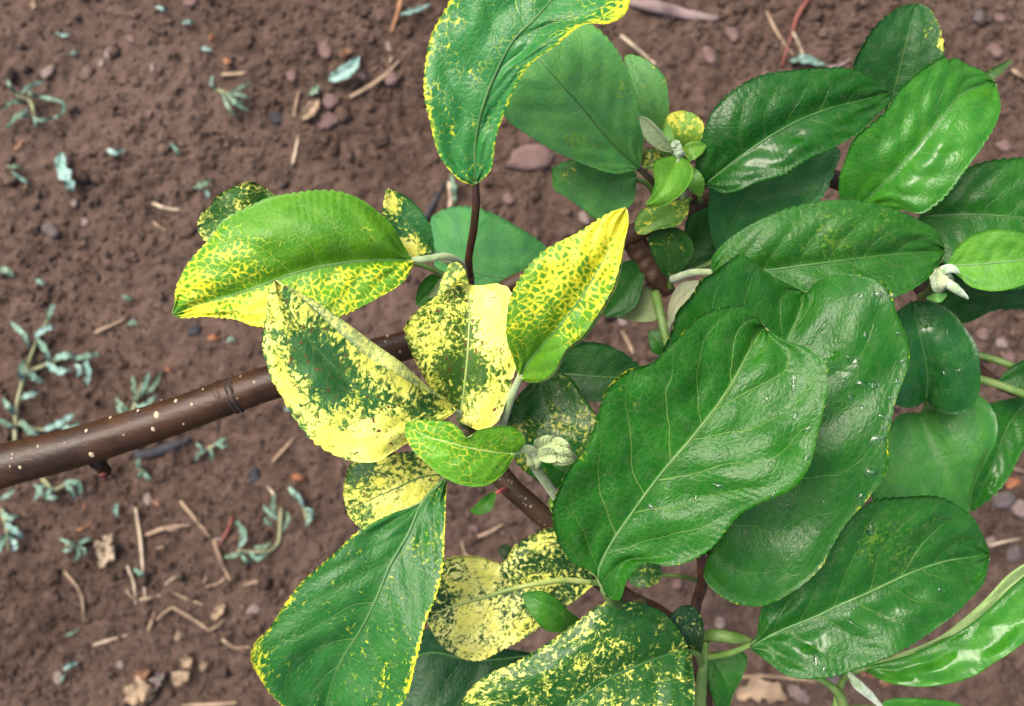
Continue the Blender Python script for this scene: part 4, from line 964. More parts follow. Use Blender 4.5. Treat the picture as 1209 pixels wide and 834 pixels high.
def leaflet(px, py, ang, L, w, d, fold=0.8, col=(0.34, 0.47, 0.28), parent=None):
    a = R(ang); ux, uy = math.cos(a), math.sin(a); vx, vy = -uy, ux
    q = lambda u, v: (px + ux * u * L + vx * v * w, py + uy * u * L + vy * v * w)
    o = leaf([q(0, 0), q(.35, .05), q(.7, .0), q(1, .1)], [q(0, -.1), q(.15, -.8), (q(.5, -1.0)), q(.85, -.55), q(1, 0)], [q(0, .1), q(.2, .7), q(.55, 1.0), q(.85, .7), q(1, .15)],
             [d + .003, d, d - .001, d + .002], col, sA=fold, sB=fold * 0.9, wave=0.3, wk=1.7, teeth=0.5, quilt=2.0, veinl=0.2, rough=0.7, under=True, name='downy_leaflet', parent=parent, seed=int(px * 3 + py + ang))
    return o


wb = wool('woolly_bud', [(648, 527, .257, 14, 9, 8, -12), (631, 541, .258, 7, 11, 6, 20)], M_WOOL, 3, 'pale woolly bud of crumpled downy leaflets at the middle of the branch')
for a in ((630, 532, -25, 34, 11, .252), (640, 536, 5, 42, 12, .251), (634, 540, -8, 30, 9, .249), (646, 530, 20, 36, 10, .2495), (628, 530, 80, 26, 9, .255), (622, 526, 60, 30, 7, .256), (650, 520, 30, 30, 9, .2485)):
    leaflet(*a, parent=wb)
leaf([(660, 540), (668, 548), (674, 558)], [(655, 541), (652, 548), (662, 556), (673, 558)], [(668, 538), (682, 540), (682, 552), (675, 558)], [.258, .257, .262], (0.09, 0.28, 0.05), under=False, teeth=0.3, sA=-0.4, sB=-0.4, veinl=0.3, name='young_leaf')
wb2 = wool('woolly_bud', [(1107, 331, .274, 8, 10, 7, 0)], M_WOOL, 5, 'white woolly bud with two forked tips beside the small fresh leaf')
for a in ((1100, 318, 60, 30, 9, .271), (1108, 316, 90, 32, 9, .270), (1118, 314, 120, 30, 8, .2715), (1102, 322, 20, 26, 8, .272)):
    leaflet(*a, col=(0.48, 0.56, 0.44), parent=wb2)
obj('bud_tip', tube_mesh('bud_tip', [tuple(P(1112, 320, .270)), tuple(P(1124, 318, .268)), tuple(P(1133, 323, .268))], [rad_px(6, .27), rad_px(5, .27), rad_px(1, .27)], 8, 14, 0.2), M_WOOL, wb2)
obj('bud_tip', tube_mesh('bud_tip', [tuple(P(1114, 332, .270)), tuple(P(1126, 340, .268)), tuple(P(1136, 347, .268)), tuple(P(1143, 353, .269))], [rad_px(6, .27), rad_px(5.5, .27), rad_px(4, .27), rad_px(1, .27)], 8, 16, 0.2), M_WOOL, wb2)
obj('short_shoot', tube_mesh('short_shoot', [tuple(P(1106, 334, .276)), tuple(P(1098, 345, .29)), tuple(P(1088, 352, .325))], [rad_px(6, .27), rad_px(6, .28), rad_px(6, .3)], 9, 18, 0.1), M_PETG, tree)
leaf([(1118, 348), (1108, 352), (1094, 352)], [(1117, 346), (1106, 346), (1094, 351)], [(1119, 349), (1110, 357), (1095, 354)], [.272, .271, .274], (0.09, 0.28, 0.06), teeth=0.2, veinl=0.3, name='young_leaf')
leaf([(826, 232), (822, 214), (812, 196)], [(824, 232), (812, 222), (808, 206), (811, 196)], [(828, 232), (832, 218), (826, 203), (813, 195)], [.29, .286, .288], (0.10, 0.30, 0.03), OLIVE, mos=0.2, veinl=0.3, petiole=[(828, 238, .30)], pet_r=2.5, label='small light green leaf pressed behind the bent fresh leaf')
leaf([(800, 190), (815, 176), (834, 172)], [(799, 187), (810, 170), (824, 166), (833, 171)], [(802, 193), (816, 190), (828, 182), (834, 174)], [.286, .282, .284], (0.12, 0.33, 0.03), (0.6, 0.6, 0.06), mos=0.35, veinl=0.3, petiole=[(800, 205, .295)], pet_r=2.5, label='small curled yellow green leaf beside the tiny woolly bud')
leaf([(795, 186), (786, 168), (788, 148)], [(793, 187), (780, 178), (779, 160), (787, 148)], [(798, 185), (797, 170), (794, 156), (789, 147)], [.282, .278, .28], (0.12, 0.32, 0.05), (0.6, 0.6, 0.06), mos=0.2, veinl=0.3, petiole=[(798, 200, .292)], pet_r=2.5, label='narrow upright light green leaflet at the shoot tip')
wool('woolly_bud', [(800, 176, .272, 5, 9, 5, 0), (797, 170, .271, 4, 4, 4, 0)], M_WOOL, 8, 'tiny woolly bud at the young shoot tip')


# ------------------------------------------------------------------ rain on the leaves
def drop_mesh(seed, lens=(1.0, 1.0), flat=0.34, irr=0.25):
    r_ = np.random.default_rng(seed)
    n, m = 18, 5
    ang = np.linspace(0, 2 * np.pi, n, endpoint=False)
    rad = 1 + irr * (np.sin(ang * 2 + r_.uniform(0, 6)) * 0.6 + np.sin(ang * 3 + r_.uniform(0, 6)) * 0.45)
    V = [(0, 0, flat)]
    for k in range(1, m + 1):
        u = k / m
        z = flat * (1 - u ** 2.2) - 0.04 * u ** 6
        for a, rr in zip(ang, rad):
            V.append((math.cos(a) * rr * u * lens[0], math.sin(a) * rr * u * lens[1], z))
    F = [(0, 1 + k, 1 + (k + 1) % n) for k in range(n)]
    for j in range(m - 1):
        for k in range(n):
            a, b = 1 + j * n + k, 1 + j * n + (k + 1) % n
            F.append((a, a + n, b + n, b))
    return V, F


def leaf_by_label(txt):
    for o in tree.children:
        if o.get('label', '').startswith(txt): return o


def surf(o, px, py):
    top, N, X, Y, sc = o_data[o.name]
    i = np.argmin((X - px) ** 2 + (Y - py) ** 2)
    i = np.unravel_index(i, X.shape)
    n = Vector(N[i]).normalized()
    return Vector(top[i]), n, sc


def add_drop(o, px, py, size, asp=1.0, ang=0.0, flat=0.34, irr=0.25, seed=0):
    flat *= 1.15
    size = max(size, 2.6) * 1.1
    p, n, sc = surf(o, px, py)
    V, F = drop_mesh(seed, (1.0, asp), flat, irr)
    q = n.to_track_quat('Z', 'Y')
    ca_, sa_ = math.cos(R(-ang)), math.sin(R(-ang))
    V2 = []
    s_ = size * sc
    for x, y, z in V:
        w = q @ Vector(((x * ca_ - y * sa_) * s_, (x * sa_ + y * ca_) * s_, z * s_))
        V2.append(tuple(p + w + n * 0.00006))
    me = bpy.data.meshes.new('water_drop'); me.from_pydata(V2, [], F)
    return obj('water_drop', me, M_WATER, o)


L9 = leaf_by_label('largest broad')
L10 = leaf_by_label('broad wet leaf')
L22 = leaf_by_label('large dark leaf')
L19 = leaf_by_label('rounded blue')
for k_, a in enumerate([(952, 541, 8, 0.4, -25, .3), (955, 507, 5, 0.7, 30, .35), (936, 450, 9, 0.4, -40, .2), (940, 490, 5, .6, 0, .3), (905, 470, 4, .8, 0, .3), (850, 575, 8, .3, -30, .2), (820, 588, 7, .3, -30, .2), (787, 570, 4, .6, 0, .3), (912, 583, 4, 1, 0, .35), (770, 600, 6, .5, -50, .2)]):
    add_drop(L9, *a, irr=0.35, seed=k_)
for k_, a in enumerate([(1033, 520, 6, 1.6, 5, .3), (1027, 558, 6, 1.1, 0, .35), (1020, 456, 9, .35, 10, .3), (1036, 455, 8, .35, -30, .3), (1034, 460, 4, .9, 0, .35), (1067, 429, 3.5, 1, 0, .35), (1059, 449, 3.6, .9, 0, .35), (1043, 491, 3, 1.8, 0, .35), (1046, 506, 3, 1.2, 0, .35), (1007, 472, 3.2, 1, 0, .4), (1018, 484, 3, 1.3, 20, .4), (1018, 467, 3, 1, 0, .4), (986, 466, 2.6, 1, 0, .4),
                        (1018, 350, 3, 1, 0, .4), (1017, 359, 3.4, 1.4, 20, .4), (1035, 349, 4, 1, 0, .35), (1030, 340, 2.4, 1, 0, .4), (1045, 345, 3, 1, 0, .35), (1003, 356, 3, 1, 0, .35), (1052, 350, 3, 1.3, 0, .35), (1010, 416, 4, .8, 0, .3), (1009, 428, 4, 1.3, 0, .3), (988, 437, 3, 1, 0, .35), (995, 452, 4, .7, 20, .3), (980, 445, 2.6, 1, 0, .35), (1060, 395, 2.5, 1, 0, .35), (1044, 428, 2.6, 1, 0, .35), (1014, 585, 3, 1.8, 20, .3), (997, 598, 2.4, 1, 0, .3), (973, 597, 3, .7, 0, .3), (1002, 412, 4, .6, 0, .25), (1000, 422, 2.4, 1, 0, .35), (1047, 535, 3, 1.2, 0, .35), (1054, 470, 2.6, 1, 0, .35), (990, 400, 2.4, 1, 0, .35), (1025, 395, 3, 1, 0, .35)]):
    if k_ < 12 or k_ % 2: add_drop(L10, *a, irr=0.3, seed=40 + k_)
for k_, a in enumerate([(964, 778, 10, .4, -60, .25), (1012, 740, 8, .3, -55, .25), (1027, 626, 6, .6, 20, .3), (1110, 697, 4, .5, 0, .3), (972, 790, 4, .8, 0, .3)]):
    add_drop(L22, *a, irr=0.3, seed=90 + k_)
for k_, a in enumerate([(1128, 440, 4, .8, 0, .3), (1112, 444, 5, .6, 20, .3)]):
    add_drop(L19, *a, irr=0.3, seed=110 + k_)
# ------------------------------------------------------------------ things lying on the soil
DG = HC


def G(px, py, lift=0.0):
    p = P(px, py, DG)
    z = float(ground_z(np.array([p.x]), np.array([p.y]))[0]) + lift
    d = HC - z
    p = P(px, py, d)
    return Vector((p.x, p.y, z))


def straw(pts, r_px, mat, label, cat='straw', group=None, name='dry_straw', flat=0.6):
    n = 7
    c = spline(pts, n)
    w = [tuple(G(x, y, 0.0022 + 0.0012 * math.sin(i))) for i, (x, y) in enumerate(c)]
    r = r_px * K * DG
    if label == SL:
        label = {M_STRAW: 'thin tan dry straw lying loose on the bare soil', M_STRAWP: 'thin pale bleached straw lying loose on the bare soil', M_STRAWO: 'thin orange brown straw lying loose on the bare soil'}[mat]
        group = {M_STRAW: 'tan straws on the soil', M_STRAWP: 'pale straws on the soil', M_STRAWO: 'orange straws on the soil'}[mat]
    o = obj(name, tube_mesh(name, w, [r * 0.7, r, r, r * 0.8, r * 0.45], 7, 22, 0.15, True, flat), mat)
    return tag(o, label, cat, group)


ST = 'dry straws strewn on the soil'
SL = 'thin dry straw lying loose on the bare soil'
straw([(474, -4), (470, 14), (462, 38)], 2.6, M_STRAWO, 'orange brown straw beside the tall leaf')
straw([(413, 115), (440, 100), (458, 86), (471, 72)], 2.8, M_STRAW, 'bent tan straw with a thick end near the folded green scrap')
for pts, r_ in (([(345, 195), (349, 178), (352, 160)], 1.8), ([(347, 138), (350, 120), (353, 108)], 1.8), ([(262, 88), (276, 88), (290, 86)], 2.4), ([(180, 240), (195, 246), (212, 248)], 2.2), ([(112, 393), (130, 385), (147, 377)], 2.2), ([(180, 262), (188, 268), (196, 272)], 1.5),
                ([(160, 600), (166, 640), (170, 690), (171, 705)], 2.2), ([(172, 632), (195, 624), (225, 620)], 2.6), ([(213, 592), (232, 615), (248, 635)], 2.2), ([(252, 638), (262, 665), (272, 686)], 2.6), ([(288, 691), (303, 687), (318, 682)], 2.6), ([(76, 675), (95, 700), (99, 735)], 2.0), ([(165, 708), (178, 706), (190, 703)], 1.8), ([(205, 700), (222, 708), (240, 714)], 1.8), ([(205, 718), (232, 734), (252, 748)], 2.4), ([(175, 745), (180, 732), (183, 722)], 2.4), ([(185, 732), (196, 722), (206, 716)], 2.0), ([(262, 755), (278, 765), (296, 764)], 2.2), ([(322, 545), (336, 530), (347, 517)], 2.2), ([(110, 762), (130, 756), (150, 750)], 1.6),
                ([(556, 636), (575, 630), (594, 619)], 2.4), ([(733, 42), (752, 58), (774, 76)], 2.6), ([(1195, 82), (1205, 90), (1215, 94)], 3.0), ([(868, 800), (900, 799), (950, 803), (965, 806)], 2.6), ([(530, 215), (532, 235), (530, 252)], 2.6), ([(1195, 553), (1205, 556), (1216, 556)], 2.2), ([(1168, 645), (1185, 640), (1205, 636)], 1.6), ([(735, 392), (742, 405), (748, 418)], 2.2), ([(905, 14), (918, 40), (937, 66)], 2.2), ([(936, 38), (943, 52), (950, 70)], 2.2), ([(280, 830), (250, 832), (215, 833)], 2.4), ([(545, 640), (550, 655), (560, 660)], 1.8), ([(150, 668), (158, 690), (160, 715)], 1.4), ([(300, 470), (306, 455), (309, 448)], 1.3), ([(243, 693), (256, 690), (266, 682)], 1.6)):
    straw(pts, r_, random.choice((M_STRAW, M_STRAW, M_STRAWP)), SL, 'straw', ST)
rs = random.Random(21)
for k_ in range(20):
    x, y = rs.uniform(0, 620) if k_ % 3 else rs.uniform(600, 1209), rs.uniform(0, 834)
    if k_ % 2: x, y = rs.uniform(60, 330), rs.uniform(560, 834)
    a, L = rs.uniform(0, 6.28), rs.uniform(8, 26)
    straw([(x, y), (x + L * .5 * math.cos(a + .2), y + L * .5 * math.sin(a + .2)), (x + L * math.cos(a), y + L * math.sin(a))], rs.uniform(0.9, 1.7), rs.choice((M_STRAW, M_STRAW, M_STRAWP, M_STRAWO)), SL, 'straw', ST)
straw([(958, -6), (942, 18), (935, 40), (922, 80)], 2.6, M_RED, 'thin red stem lying above the oval dark leaf', 'stem', None, 'red_stem', 0.9)
straw([(275, 610), (268, 628), (255, 650)], 2.2, M_RED, 'short red stem beside a wilted weed', 'stem', None, 'red_stem', 0.9)
straw([(500, 262), (515, 235), (528, 212)], 3.0, M_COAL, 'dark thin twig beside the small cream patched leaf', 'twig', None, 'dark_twig', 0.9)
straw([(744, 2), (780, 10), (815, 18), (848, 22)], 7.5, M_WOOD, 'thick grey brown stick lying on the soil by the broad dull leaf', 'stick', None, 'wood_stick', 0.7)
straw([(975, 80), (990, 78), (1004, 70)], 2.0, M_WOOD, 'short grey twig beside the dark yellow spotted leaf', 'twig', None, 'dark_twig', 0.8)
straw([(160, 537), (180, 535), (205, 526), (224, 518)], 6.5, M_COAL, 'blackened stick beside the main stem', 'stick', None, 'charred_stick', 0.8)


def stone(px, py, rx, ry, mat, label, ang=0.0, seed=1, group=None, name='stone', cat='stone', h=0.6):
    v0, f0 = ico(1)
    r_ = np.random.default_rng(seed)
    f = 1 + 0.22 * r_.normal(0, 1, (len(v0), 1)) * 0.6
    v = v0 * np.clip(f, 0.7, 1.3)
    ca_, sa_ = math.cos(R(ang)), math.sin(R(ang))
    k = K * DG
    x = v[:, 0] * rx * k; y = v[:, 1] * ry * k; z = v[:, 2] * min(rx, ry) * k * h
    z = np.where(z > 0, np.minimum(z, 0.7 * min(rx, ry) * k * h), z)
    V = np.stack([x * ca_ - y * sa_, x * sa_ + y * ca_, z], axis=-1)
    o = obj(name, mesh_np(name, V, f0), mat, smooth=False)
    c = G(px, py, min(rx, ry) * k * h * 0.35)
    o.location = c
    return tag(o, label, cat, group)


stone(626, 187, 27, 17, M_STONE, 'flat reddish stone between the tall leaf and the ragged leaf', 6, 2)
stone(388, 143, 14, 10, M_STONE, 'rounded pinkish stone beside a wilted leaf scrap', 20, 3)
stone(390, 120, 11, 9, M_STONE, 'smaller rounded stone against the pinkish stone', 0, 4)
stone(384, 60, 9, 11, M_STONE, 'upright reddish stone above the wilted leaf scrap', 10, 5)
PG, PL = 'pebbles scattered on the soil', 'small pebble lying loose on the bare soil'
for k_, (x, y, a, b, m) in enumerate(((838, 66, 14, 7, M_STONE), (1178, 540, 8, 6, M_STONEP), (1185, 590, 14, 10, M_STONEG), (1204, 600, 9, 12, M_STONEP), (1196, 655, 12, 9, M_STONEG), (1170, 640, 7, 6, M_STONEP), (1183, 405, 8, 6, M_STONEP), (1160, 395, 9, 7, M_STONE), (1190, 420, 10, 7, M_STONE), (462, 92, 9, 8, M_STONE), (460, 55, 6, 7, M_STONEP), (428, 90, 5, 5, M_STONEP), (405, 255, 7, 6, M_STONE), (57, 85, 6, 9, M_STONEP), (130, 63, 6, 8, M_STONEP), (88, 62, 4, 4, M_STONEP), (180, 80, 5, 3, M_STONEP), (155, 46, 6, 5, M_STONE), (225, 2, 9, 6, M_STONE), (100, 262, 6, 5, M_STONEP), (88, 240, 5, 4, M_STONEP), (60, 272, 12, 7, M_STONEG), (120, 75, 5, 4, M_STONEP), (1180, 20, 9, 7, M_STONE), (1175, 60, 10, 8, M_STONE), (1155, 20, 8, 7, M_STONEG), (1185, 172, 9, 7, M_STONE), (865, 40, 12, 8, M_STONE), (905, 90, 7, 5, M_STONE), (700, 230, 7, 6, M_STONE), (690, 258, 6, 9, M_STONEP), (600, 235, 8, 7, M_STONE), (985, 800, 9, 8, M_STONEG), (1190, 690, 8, 6, M_STONEG), (735, 380, 6, 5, M_STONEP), (70, 800, 8, 6, M_STONEP), (142, 785, 5, 5, M_STONEP), (258, 640, 6, 7, M_STONEP), (175, 590, 6, 8, M_STONEP), (300, 720, 6, 9, M_STONEP), (30, 560, 6, 5, M_STONEP), (345, 90, 8, 6, M_STONE), (800, 690, 7, 6, M_STONE), (850, 735, 8, 6, M_STONEP), (560, 625, 6, 5, M_STONE))):
    kd = {M_STONE: 'reddish', M_STONEP: 'pale', M_STONEG: 'grey'}[m]
    stone(x, y, a, b, m, 'small %s pebble lying loose on the bare soil' % kd, rs.uniform(0, 180), 20 + k_, kd + ' pebbles on the soil', 'pebble', 'pebble')
stone(300, 561, 7, 9, M_COAL, 'small black lump beside a wilted weed below the main stem', 0, 80, None, 'charcoal_lump', 'charcoal')
stone(229, 390, 9, 6, M_COAL, 'dark blue grey lump near the tip of the long mottled leaf', 30, 81, None, 'charcoal_lump', 'charcoal')
stone(325, 140, 10, 8, M_COAL, 'dark lump on the soil near the pinkish stone', 10, 82, None, 'charcoal_lump', 'charcoal', 0.4)


# ---- flat scraps and wilted weeds: small curled blades on the soil
def blade(name, pts, w_px, mat, parent=None, lift=0.003, arch=0.004, seed=0, lobes=0.0, prof=0.6):
    n = 18
    c = spline(pts, n)
    r_ = np.random.default_rng(seed)
    tn = np.gradient(c, axis=0); tn /= np.linalg.norm(tn, axis=1)[:, None] + 1e-9
    nn = np.stack([-tn[:, 1], tn[:, 0]], axis=1)
    V = []
    for i in range(n):
        u = i / (n - 1)
        w = w_px * (math.sin(math.pi * min(1, 0.06 + u * 0.94)) ** prof) * (1 + lobes * math.sin(u * 19 + seed) + 0.5 * lobes * r_.normal())
        w = max(w, 0.25)
        zc = lift + arch * math.sin(math.pi * u)
        for j, t in enumerate((-1, -0.5, 0, 0.5, 1)):
            q = c[i] + nn[i] * w * t
            base = G(c[i][0], c[i][1])
            zz = base.z + zc + 0.0016 * (t * t) * (w_px / 5) + 0.0006 * r_.normal()
            V.append(tuple(P(q[0], q[1], HC - zz)))
    F = [(i * 5 + j, i * 5 + j + 1, (i + 1) * 5 + j + 1, (i + 1) * 5 + j) for i in range(n - 1) for j in range(4)]
    nV = len(V)
    V2 = V + [(x, y, z - 0.0006) for x, y, z in V]
    F2 = F + [tuple(nV + q for q in f[::-1]) for f in F]
    loop_ = [j for j in range(5)] + [i * 5 + 4 for i in range(1, n)] + [(n - 1) * 5 + j for j in (3, 2, 1, 0)] + [i * 5 for i in range(n - 2, 0, -1)]
    for a, b in zip(loop_, loop_[1:] + loop_[:1]):
        F2.append((b, a, a + nV, b + nV))
    me = bpy.data.meshes.new(name); me.from_pydata(V2, [], F2)
    return obj(name, me, mat, parent)


def weed(cx, cy, stems, leaves, label, mats=(M_WEED,), seed=0, name='wilted_weed', group=None):
    root = empty(name, tuple(G(cx, cy)))
    tag(root, label, 'weed', group)
    for k, pts in enumerate(stems):
        w = [tuple(G(x, y, 0.004)) for x, y in spline(pts, 8)]
        obj('stem', tube_mesh('stem', w, [2.6 * K * DG, 2.2 * K * DG, 1.4 * K * DG], 7, 20, 0.15), M_STEMW, root)
    for k, (pts, w) in enumerate(leaves):
        blade('leaf', pts, w * 0.55, mats[k % len(mats)], root, 0.005, 0.006, seed * 31 + k, 0.2)
    return root


weed(32, 120, [[(20, 112), (36, 120), (42, 150)]],
     [([(22, 112), (12, 103), (8, 92)], 4), ([(24, 110), (38, 100), (54, 97)], 4.5), ([(30, 122), (14, 120), (3, 130)], 4.5), ([(38, 114), (56, 116), (74, 122), (74, 132), (58, 142)], 4), ([(36, 136), (18, 140), (6, 153)], 4.5), ([(34, 128), (26, 134), (14, 138)], 3.5), ([(40, 140), (48, 142), (62, 138)], 4), ([(40, 138), (42, 146), (43, 152)], 3.5), ([(30, 108), (40, 112), (44, 116)], 4)],
     'wilted weed seedling with curled leaves, beside a pale pebble', (M_WEEDD, M_WEED), 1)
weed(262, 110, [[(256, 106), (266, 110), (274, 112)]],
     [([(256, 107), (249, 98), (252, 88)], 3.2), ([(262, 109), (268, 124), (279, 140)], 3.8), ([(268, 112), (278, 122), (296, 132)], 4), ([(270, 110), (282, 104), (297, 97)], 3.6), ([(272, 112), (284, 112), (297, 118)], 3.6), ([(266, 112), (276, 118), (290, 122)], 3.2)],
     'small wilted weed spread like a hand on open soil', (M_WEED, M_WEEDD), 2)
weed(50, 470, [[(18, 524), (20, 480), (30, 440), (48, 392), (60, 372)], [(30, 440), (52, 432), (72, 424)], [(22, 500), (50, 508), (70, 500)]],
     [([(56, 378), (60, 366), (64, 358)], 6), ([(40, 398), (54, 388), (66, 386)], 7), ([(34, 410), (28, 396), (12, 380)], 6), ([(44, 400), (52, 412), (60, 430)], 6.5), ([(54, 428), (68, 438), (84, 436)], 8), ([(62, 424), (78, 420), (90, 422)], 7), ([(88, 424), (104, 420), (119, 418)], 6), ([(100, 424), (104, 440), (102, 456)], 6.5), ([(30, 438), (40, 446), (52, 452)], 7), ([(28, 452), (24, 436), (30, 424)], 6), ([(24, 470), (36, 466), (46, 462)], 6), ([(18, 490), (8, 478), (3, 470)], 6), ([(24, 496), (36, 510), (48, 514)], 7), ([(52, 508), (70, 500), (88, 488)], 7), ([(66, 502), (84, 506), (94, 496)], 6), ([(18, 506), (6, 500), (-4, 494)], 5), ([(88, 430), (94, 436), (90, 446)], 5)],
     'largest wilted blue green weed, pressed against the main stem', (M_WEED, M_WEEDB, M_WEED), 3)
weed(165, 470, [[(150, 500), (160, 476), (168, 452)]],
     [([(160, 476), (158, 458), (156, 442)], 4.5), ([(164, 470), (172, 452), (176, 438)], 5), ([(168, 466), (180, 458), (190, 440)], 5), ([(160, 480), (172, 478), (184, 466)], 5), ([(154, 486), (144, 480), (136, 470)], 5), ([(150, 490), (142, 486), (138, 478)], 4)],
     'upright wilted weed behind the main stem near its pale lenticels', (M_WEEDD, M_WEED), 4)
weed(66, 582, [[(50, 565), (64, 578), (80, 570)]],
     [([(52, 570), (46, 580), (56, 588)], 6), ([(60, 574), (56, 586), (70, 588)], 6), ([(78, 568), (92, 572), (94, 588)], 6.5), ([(76, 570), (84, 580), (88, 592)], 5), ([(40, 572), (46, 578), (40, 592)], 4.5)],
     'wilted weed leaves poking out under the thick end of the main stem', (M_WEED, M_WEED), 5)
weed(12, 630, [[(2, 600), (8, 624), (10, 650)]],
     [([(2, 604), (10, 612), (22, 608)], 6), ([(6, 618), (18, 628), (28, 636)], 7), ([(8, 630), (2, 640), (-4, 656)], 7), ([(10, 634), (18, 644), (14, 652)], 6), ([(0, 590), (10, 584), (18, 574)], 5)],
     'wilted weed with pale blue crumpled leaves', (M_WEED, M_WEEDB), 6)
weed(90, 644, [[(78, 642), (92, 646), (102, 640)]],
     [([(90, 644), (78, 640), (70, 636)], 4), ([(92, 644), (100, 638), (110, 636)], 4), ([(92, 646), (92, 656), (86, 664)], 4), ([(88, 646), (80, 650), (73, 650)], 3.5), ([(94, 646), (100, 650), (98, 658)], 3)],
     'tiny wilted weed beside a tan dead leaf', (M_WEED,), 7)
weed(300, 645, [[(332, 600), (330, 630), (326, 646), (300, 652), (280, 650)]],
     [([(282, 648), (288, 632), (278, 614)], 6.5), ([(288, 652), (276, 656), (264, 658)], 5), ([(294, 652), (304, 660), (318, 650)], 5), ([(326, 612), (322, 594), (326, 580)], 4.5), ([(328, 614), (316, 604), (310, 596)], 4.5), ([(334, 628), (340, 612), (338, 604)], 4.5), ([(322, 620), (314, 616), (313, 610)], 4), ([(300, 646), (312, 646), (320, 640)], 4.5), ([(284, 654), (292, 664), (300, 660)], 4)],
     'wilted weed with long stem and blue green leaves below the main stem', (M_WEED, M_WEEDD), 8)
weed(352, 592, [[(342, 576), (356, 594), (364, 620)]],
     [([(354, 592), (346, 582), (340, 574)], 5), ([(358, 600), (352, 586), (346, 578)], 4.5), ([(362, 604), (366, 612), (360, 622)], 4), ([(360, 600), (368, 604), (370, 612)], 3.5)],
     'small wilted weed sprig beside the dull yellow leaf', (M_WEED, M_WEEDB), 9)
weed(248, 530, [[(232, 538), (250, 528), (266, 518)]],
     [([(252, 526), (262, 520), (268, 514)], 4.5), ([(244, 530), (236, 534), (230, 545)], 4), ([(248, 530), (250, 538), (249, 546)], 3.5), ([(256, 524), (264, 528), (268, 524)], 3.5), ([(240, 532), (234, 526), (231, 524)], 3)],
     'small wilted weed between the blackened stick and the mosaic leaf', (M_WEED,), 10)
weed(168, 556, [[(162, 548), (168, 556), (176, 562)]],
     [([(166, 554), (162, 548), (165, 540)], 4.5), ([(168, 556), (172, 562), (180, 568)], 5), ([(170, 556), (164, 562), (166, 566)], 3.5)],
     'small green weed tuft under the blackened stick', (M_WEED,), 11)
SG, SLB = 'green and blue leaf scraps on the soil', 'small wilted leaf scrap lying flat on the bare soil'
for k_, (pts, w, m) in enumerate((([(128, 178), (136, 180), (146, 178)], 4.5, M_WEEDB), ([(204, 170), (208, 177), (210, 184)], 4, M_WEED), ([(10, 196), (20, 196), (24, 198)], 4, M_WEEDD), ([(16, 204), (26, 212), (34, 217)], 3.5, M_WEEDB), ([(230, 222), (240, 218), (248, 212)], 5, M_WEEDD), ([(244, 222), (245, 230), (243, 236)], 3.5, M_WEEDB), ([(140, 595), (136, 604), (138, 612)], 4, M_WEED), ([(160, 672), (166, 678), (170, 680)], 4, M_WEED), ([(77, 790), (83, 786), (90, 784)], 4.5, M_WEEDB), ([(78, 752), (84, 748), (92, 742)], 2.6, M_WEEDD), ([(74, 806), (74, 800), (76, 796)], 2.6, M_WEED), ([(475, 16), (490, 12), (507, 4)], 4, M_WEEDB), ([(366, 112), (370, 108), (374, 102)], 5, M_WEEDD), ([(146, 350), (150, 352), (154, 354)], 4, M_WEED), ([(153, 382), (158, 380), (158, 386)], 4, M_WEED), ([(0, 318), (8, 320), (14, 326)], 7, M_WEEDD), ([(44, 330), (48, 334), (52, 338)], 4, M_WEED), ([(270, 404), (272, 400), (276, 404)], 3, M_WEED), ([(338, 485), (342, 482), (346, 484)], 4, M_WEEDB), ([(188, 810), (188, 802), (190, 796)], 4, M_WEED), ([(534, 205), (536, 225), (534, 245)], 4, M_WEEDD), ([(935, 72), (955, 72), (975, 78)], 5, M_WEED), ([(940, 70), (950, 66), (968, 74)], 3.5, M_WEEDB), ([(238, 56), (244, 58), (250, 60)], 3, M_WEEDB), ([(216, 28), (222, 26), (228, 28)], 3.5, M_WEEDB), ([(186, 8), (190, 10), (196, 14)], 3.5, M_WEEDB), ([(84, 62), (88, 62), (92, 60)], 3, M_WEEDB), ([(68, 40), (76, 42), (82, 38)], 3, M_WEEDB))):
    tag(blade('leaf_scrap', [(pts[0][0] - 2, pts[0][1] + (k_ % 3) - 1), pts[1], (pts[2][0] + 2, pts[2][1] + (k_ % 4) - 2)], w * 0.62, m, None, 0.003, 0.003, 300 + k_, 0.3), 'small wilted %s leaf scrap lying flat on the bare soil' % {M_WEED: 'blue green', M_WEEDB: 'pale blue', M_WEEDD: 'grey green'}[m], 'leaf scrap', {M_WEED: 'blue green', M_WEEDB: 'pale blue', M_WEEDD: 'grey green'}[m] + ' leaf scraps on the soil')
sc_ = blade('leaf_scrap', [(72, 180), (72, 198), (80, 212), (86, 228)], 7, M_WEEDB, None, 0.004, 0.004, 350, 0.3)
tag(sc_, 'pale blue crumpled leaf scrap below the curled seedling', 'leaf scrap')
sc_ = blade('leaf_scrap', [(388, 94), (402, 88), (414, 80), (424, 66)], 8, M_WEEDB, None, 0.004, 0.006, 351, 0.1)
tag(sc_, 'folded pale green leaf scrap beside a bent tan straw', 'leaf scrap')
sc_ = blade('leaf_scrap', [(356, 140), (366, 130), (376, 116)], 7, M_DEAD, None, 0.004, 0.004, 352, 0.1)
tag(sc_, 'tan and green curled leaf scrap against the pinkish stone', 'leaf scrap')
DGp, DL = 'dead leaf litter on the soil', 'piece of dry brown leaf litter on the soil'
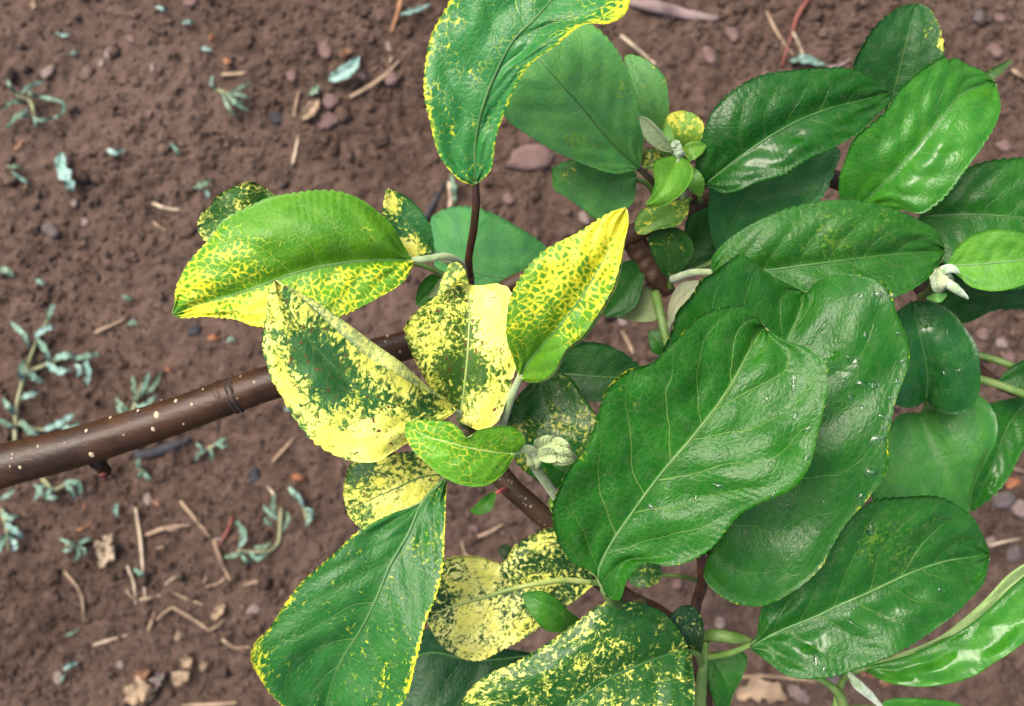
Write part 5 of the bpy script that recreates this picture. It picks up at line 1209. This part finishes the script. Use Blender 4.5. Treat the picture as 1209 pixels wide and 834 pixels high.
for k_, (pts, w, m) in enumerate((([(146, 826), (165, 818), (182, 822)], 14, M_DEAD), ([(160, 806), (168, 796), (176, 790)], 7, M_DEADB), ([(180, 818), (184, 804), (194, 792)], 6, M_STONEP), ([(205, 808), (214, 800), (222, 806)], 8, M_DEAD), ([(215, 788), (222, 780), (226, 776)], 6, M_DEAD), ([(236, 792), (240, 786), (246, 782)], 4, M_DEAD), ([(250, 732), (258, 722), (264, 712)], 5, M_DEAD), ([(206, 756), (212, 750), (218, 752)], 4, M_DEAD), ([(1188, 575), (1196, 570), (1206, 568)], 5, M_ORNG), ([(870, 822), (900, 814), (930, 826)], 12, M_DEAD), ([(955, 828), (940, 818), (930, 810)], 8, M_STONEP), ([(1040, 800), (1046, 806), (1052, 808)], 5, M_DEADB), ([(344, 562), (352, 564), (360, 566)], 3.5, M_ORNG), ([(245, 400), (252, 398), (258, 402)], 3, M_ORNG), ([(264, 70), (268, 72), (272, 70)], 3, M_ORNG), ([(246, 44), (250, 44), (253, 46)], 3, M_ORNG), ([(196, 435), (199, 436), (203, 437)], 3, M_ORNG), ([(38, 0), (40, 10), (46, 14)], 3, M_DEAD), ([(404, 62), (414, 60), (420, 66)], 3.5, M_DEADB), ([(400, 66), (404, 64), (410, 68)], 4, M_DEADB))):
    tag(blade('dead_leaf', pts, w, m, None, 0.003, 0.003, 400 + k_, 0.25), 'small piece of dry %s leaf litter on the soil' % {M_DEAD: 'tan', M_DEADB: 'dark brown', M_ORNG: 'orange', M_STONEP: 'grey'}[m], 'dead leaf', {M_DEAD: 'tan', M_DEADB: 'dark brown', M_ORNG: 'orange', M_STONEP: 'grey'}[m] + ' leaf litter on the soil')
dl = empty('dead_leaf', tuple(G(124, 650)))
tag(dl, 'pale tan ragged dead leaf beside a tiny wilted weed', 'dead leaf')
for k_, a in enumerate((0, 50, 100, 160, 215, 280, 325)):
    L_ = 12 + 5 * (k_ % 3)
    blade('lobe', [(124, 650), (124 + L_ * .5 * math.cos(R(a)), 650 + L_ * .5 * math.sin(R(a))), (124 + L_ * math.cos(R(a + 8)), 650 + L_ * math.sin(R(a + 8)))], 5, M_STRAWP, dl, 0.004, 0.003, 500 + k_, 0.2)
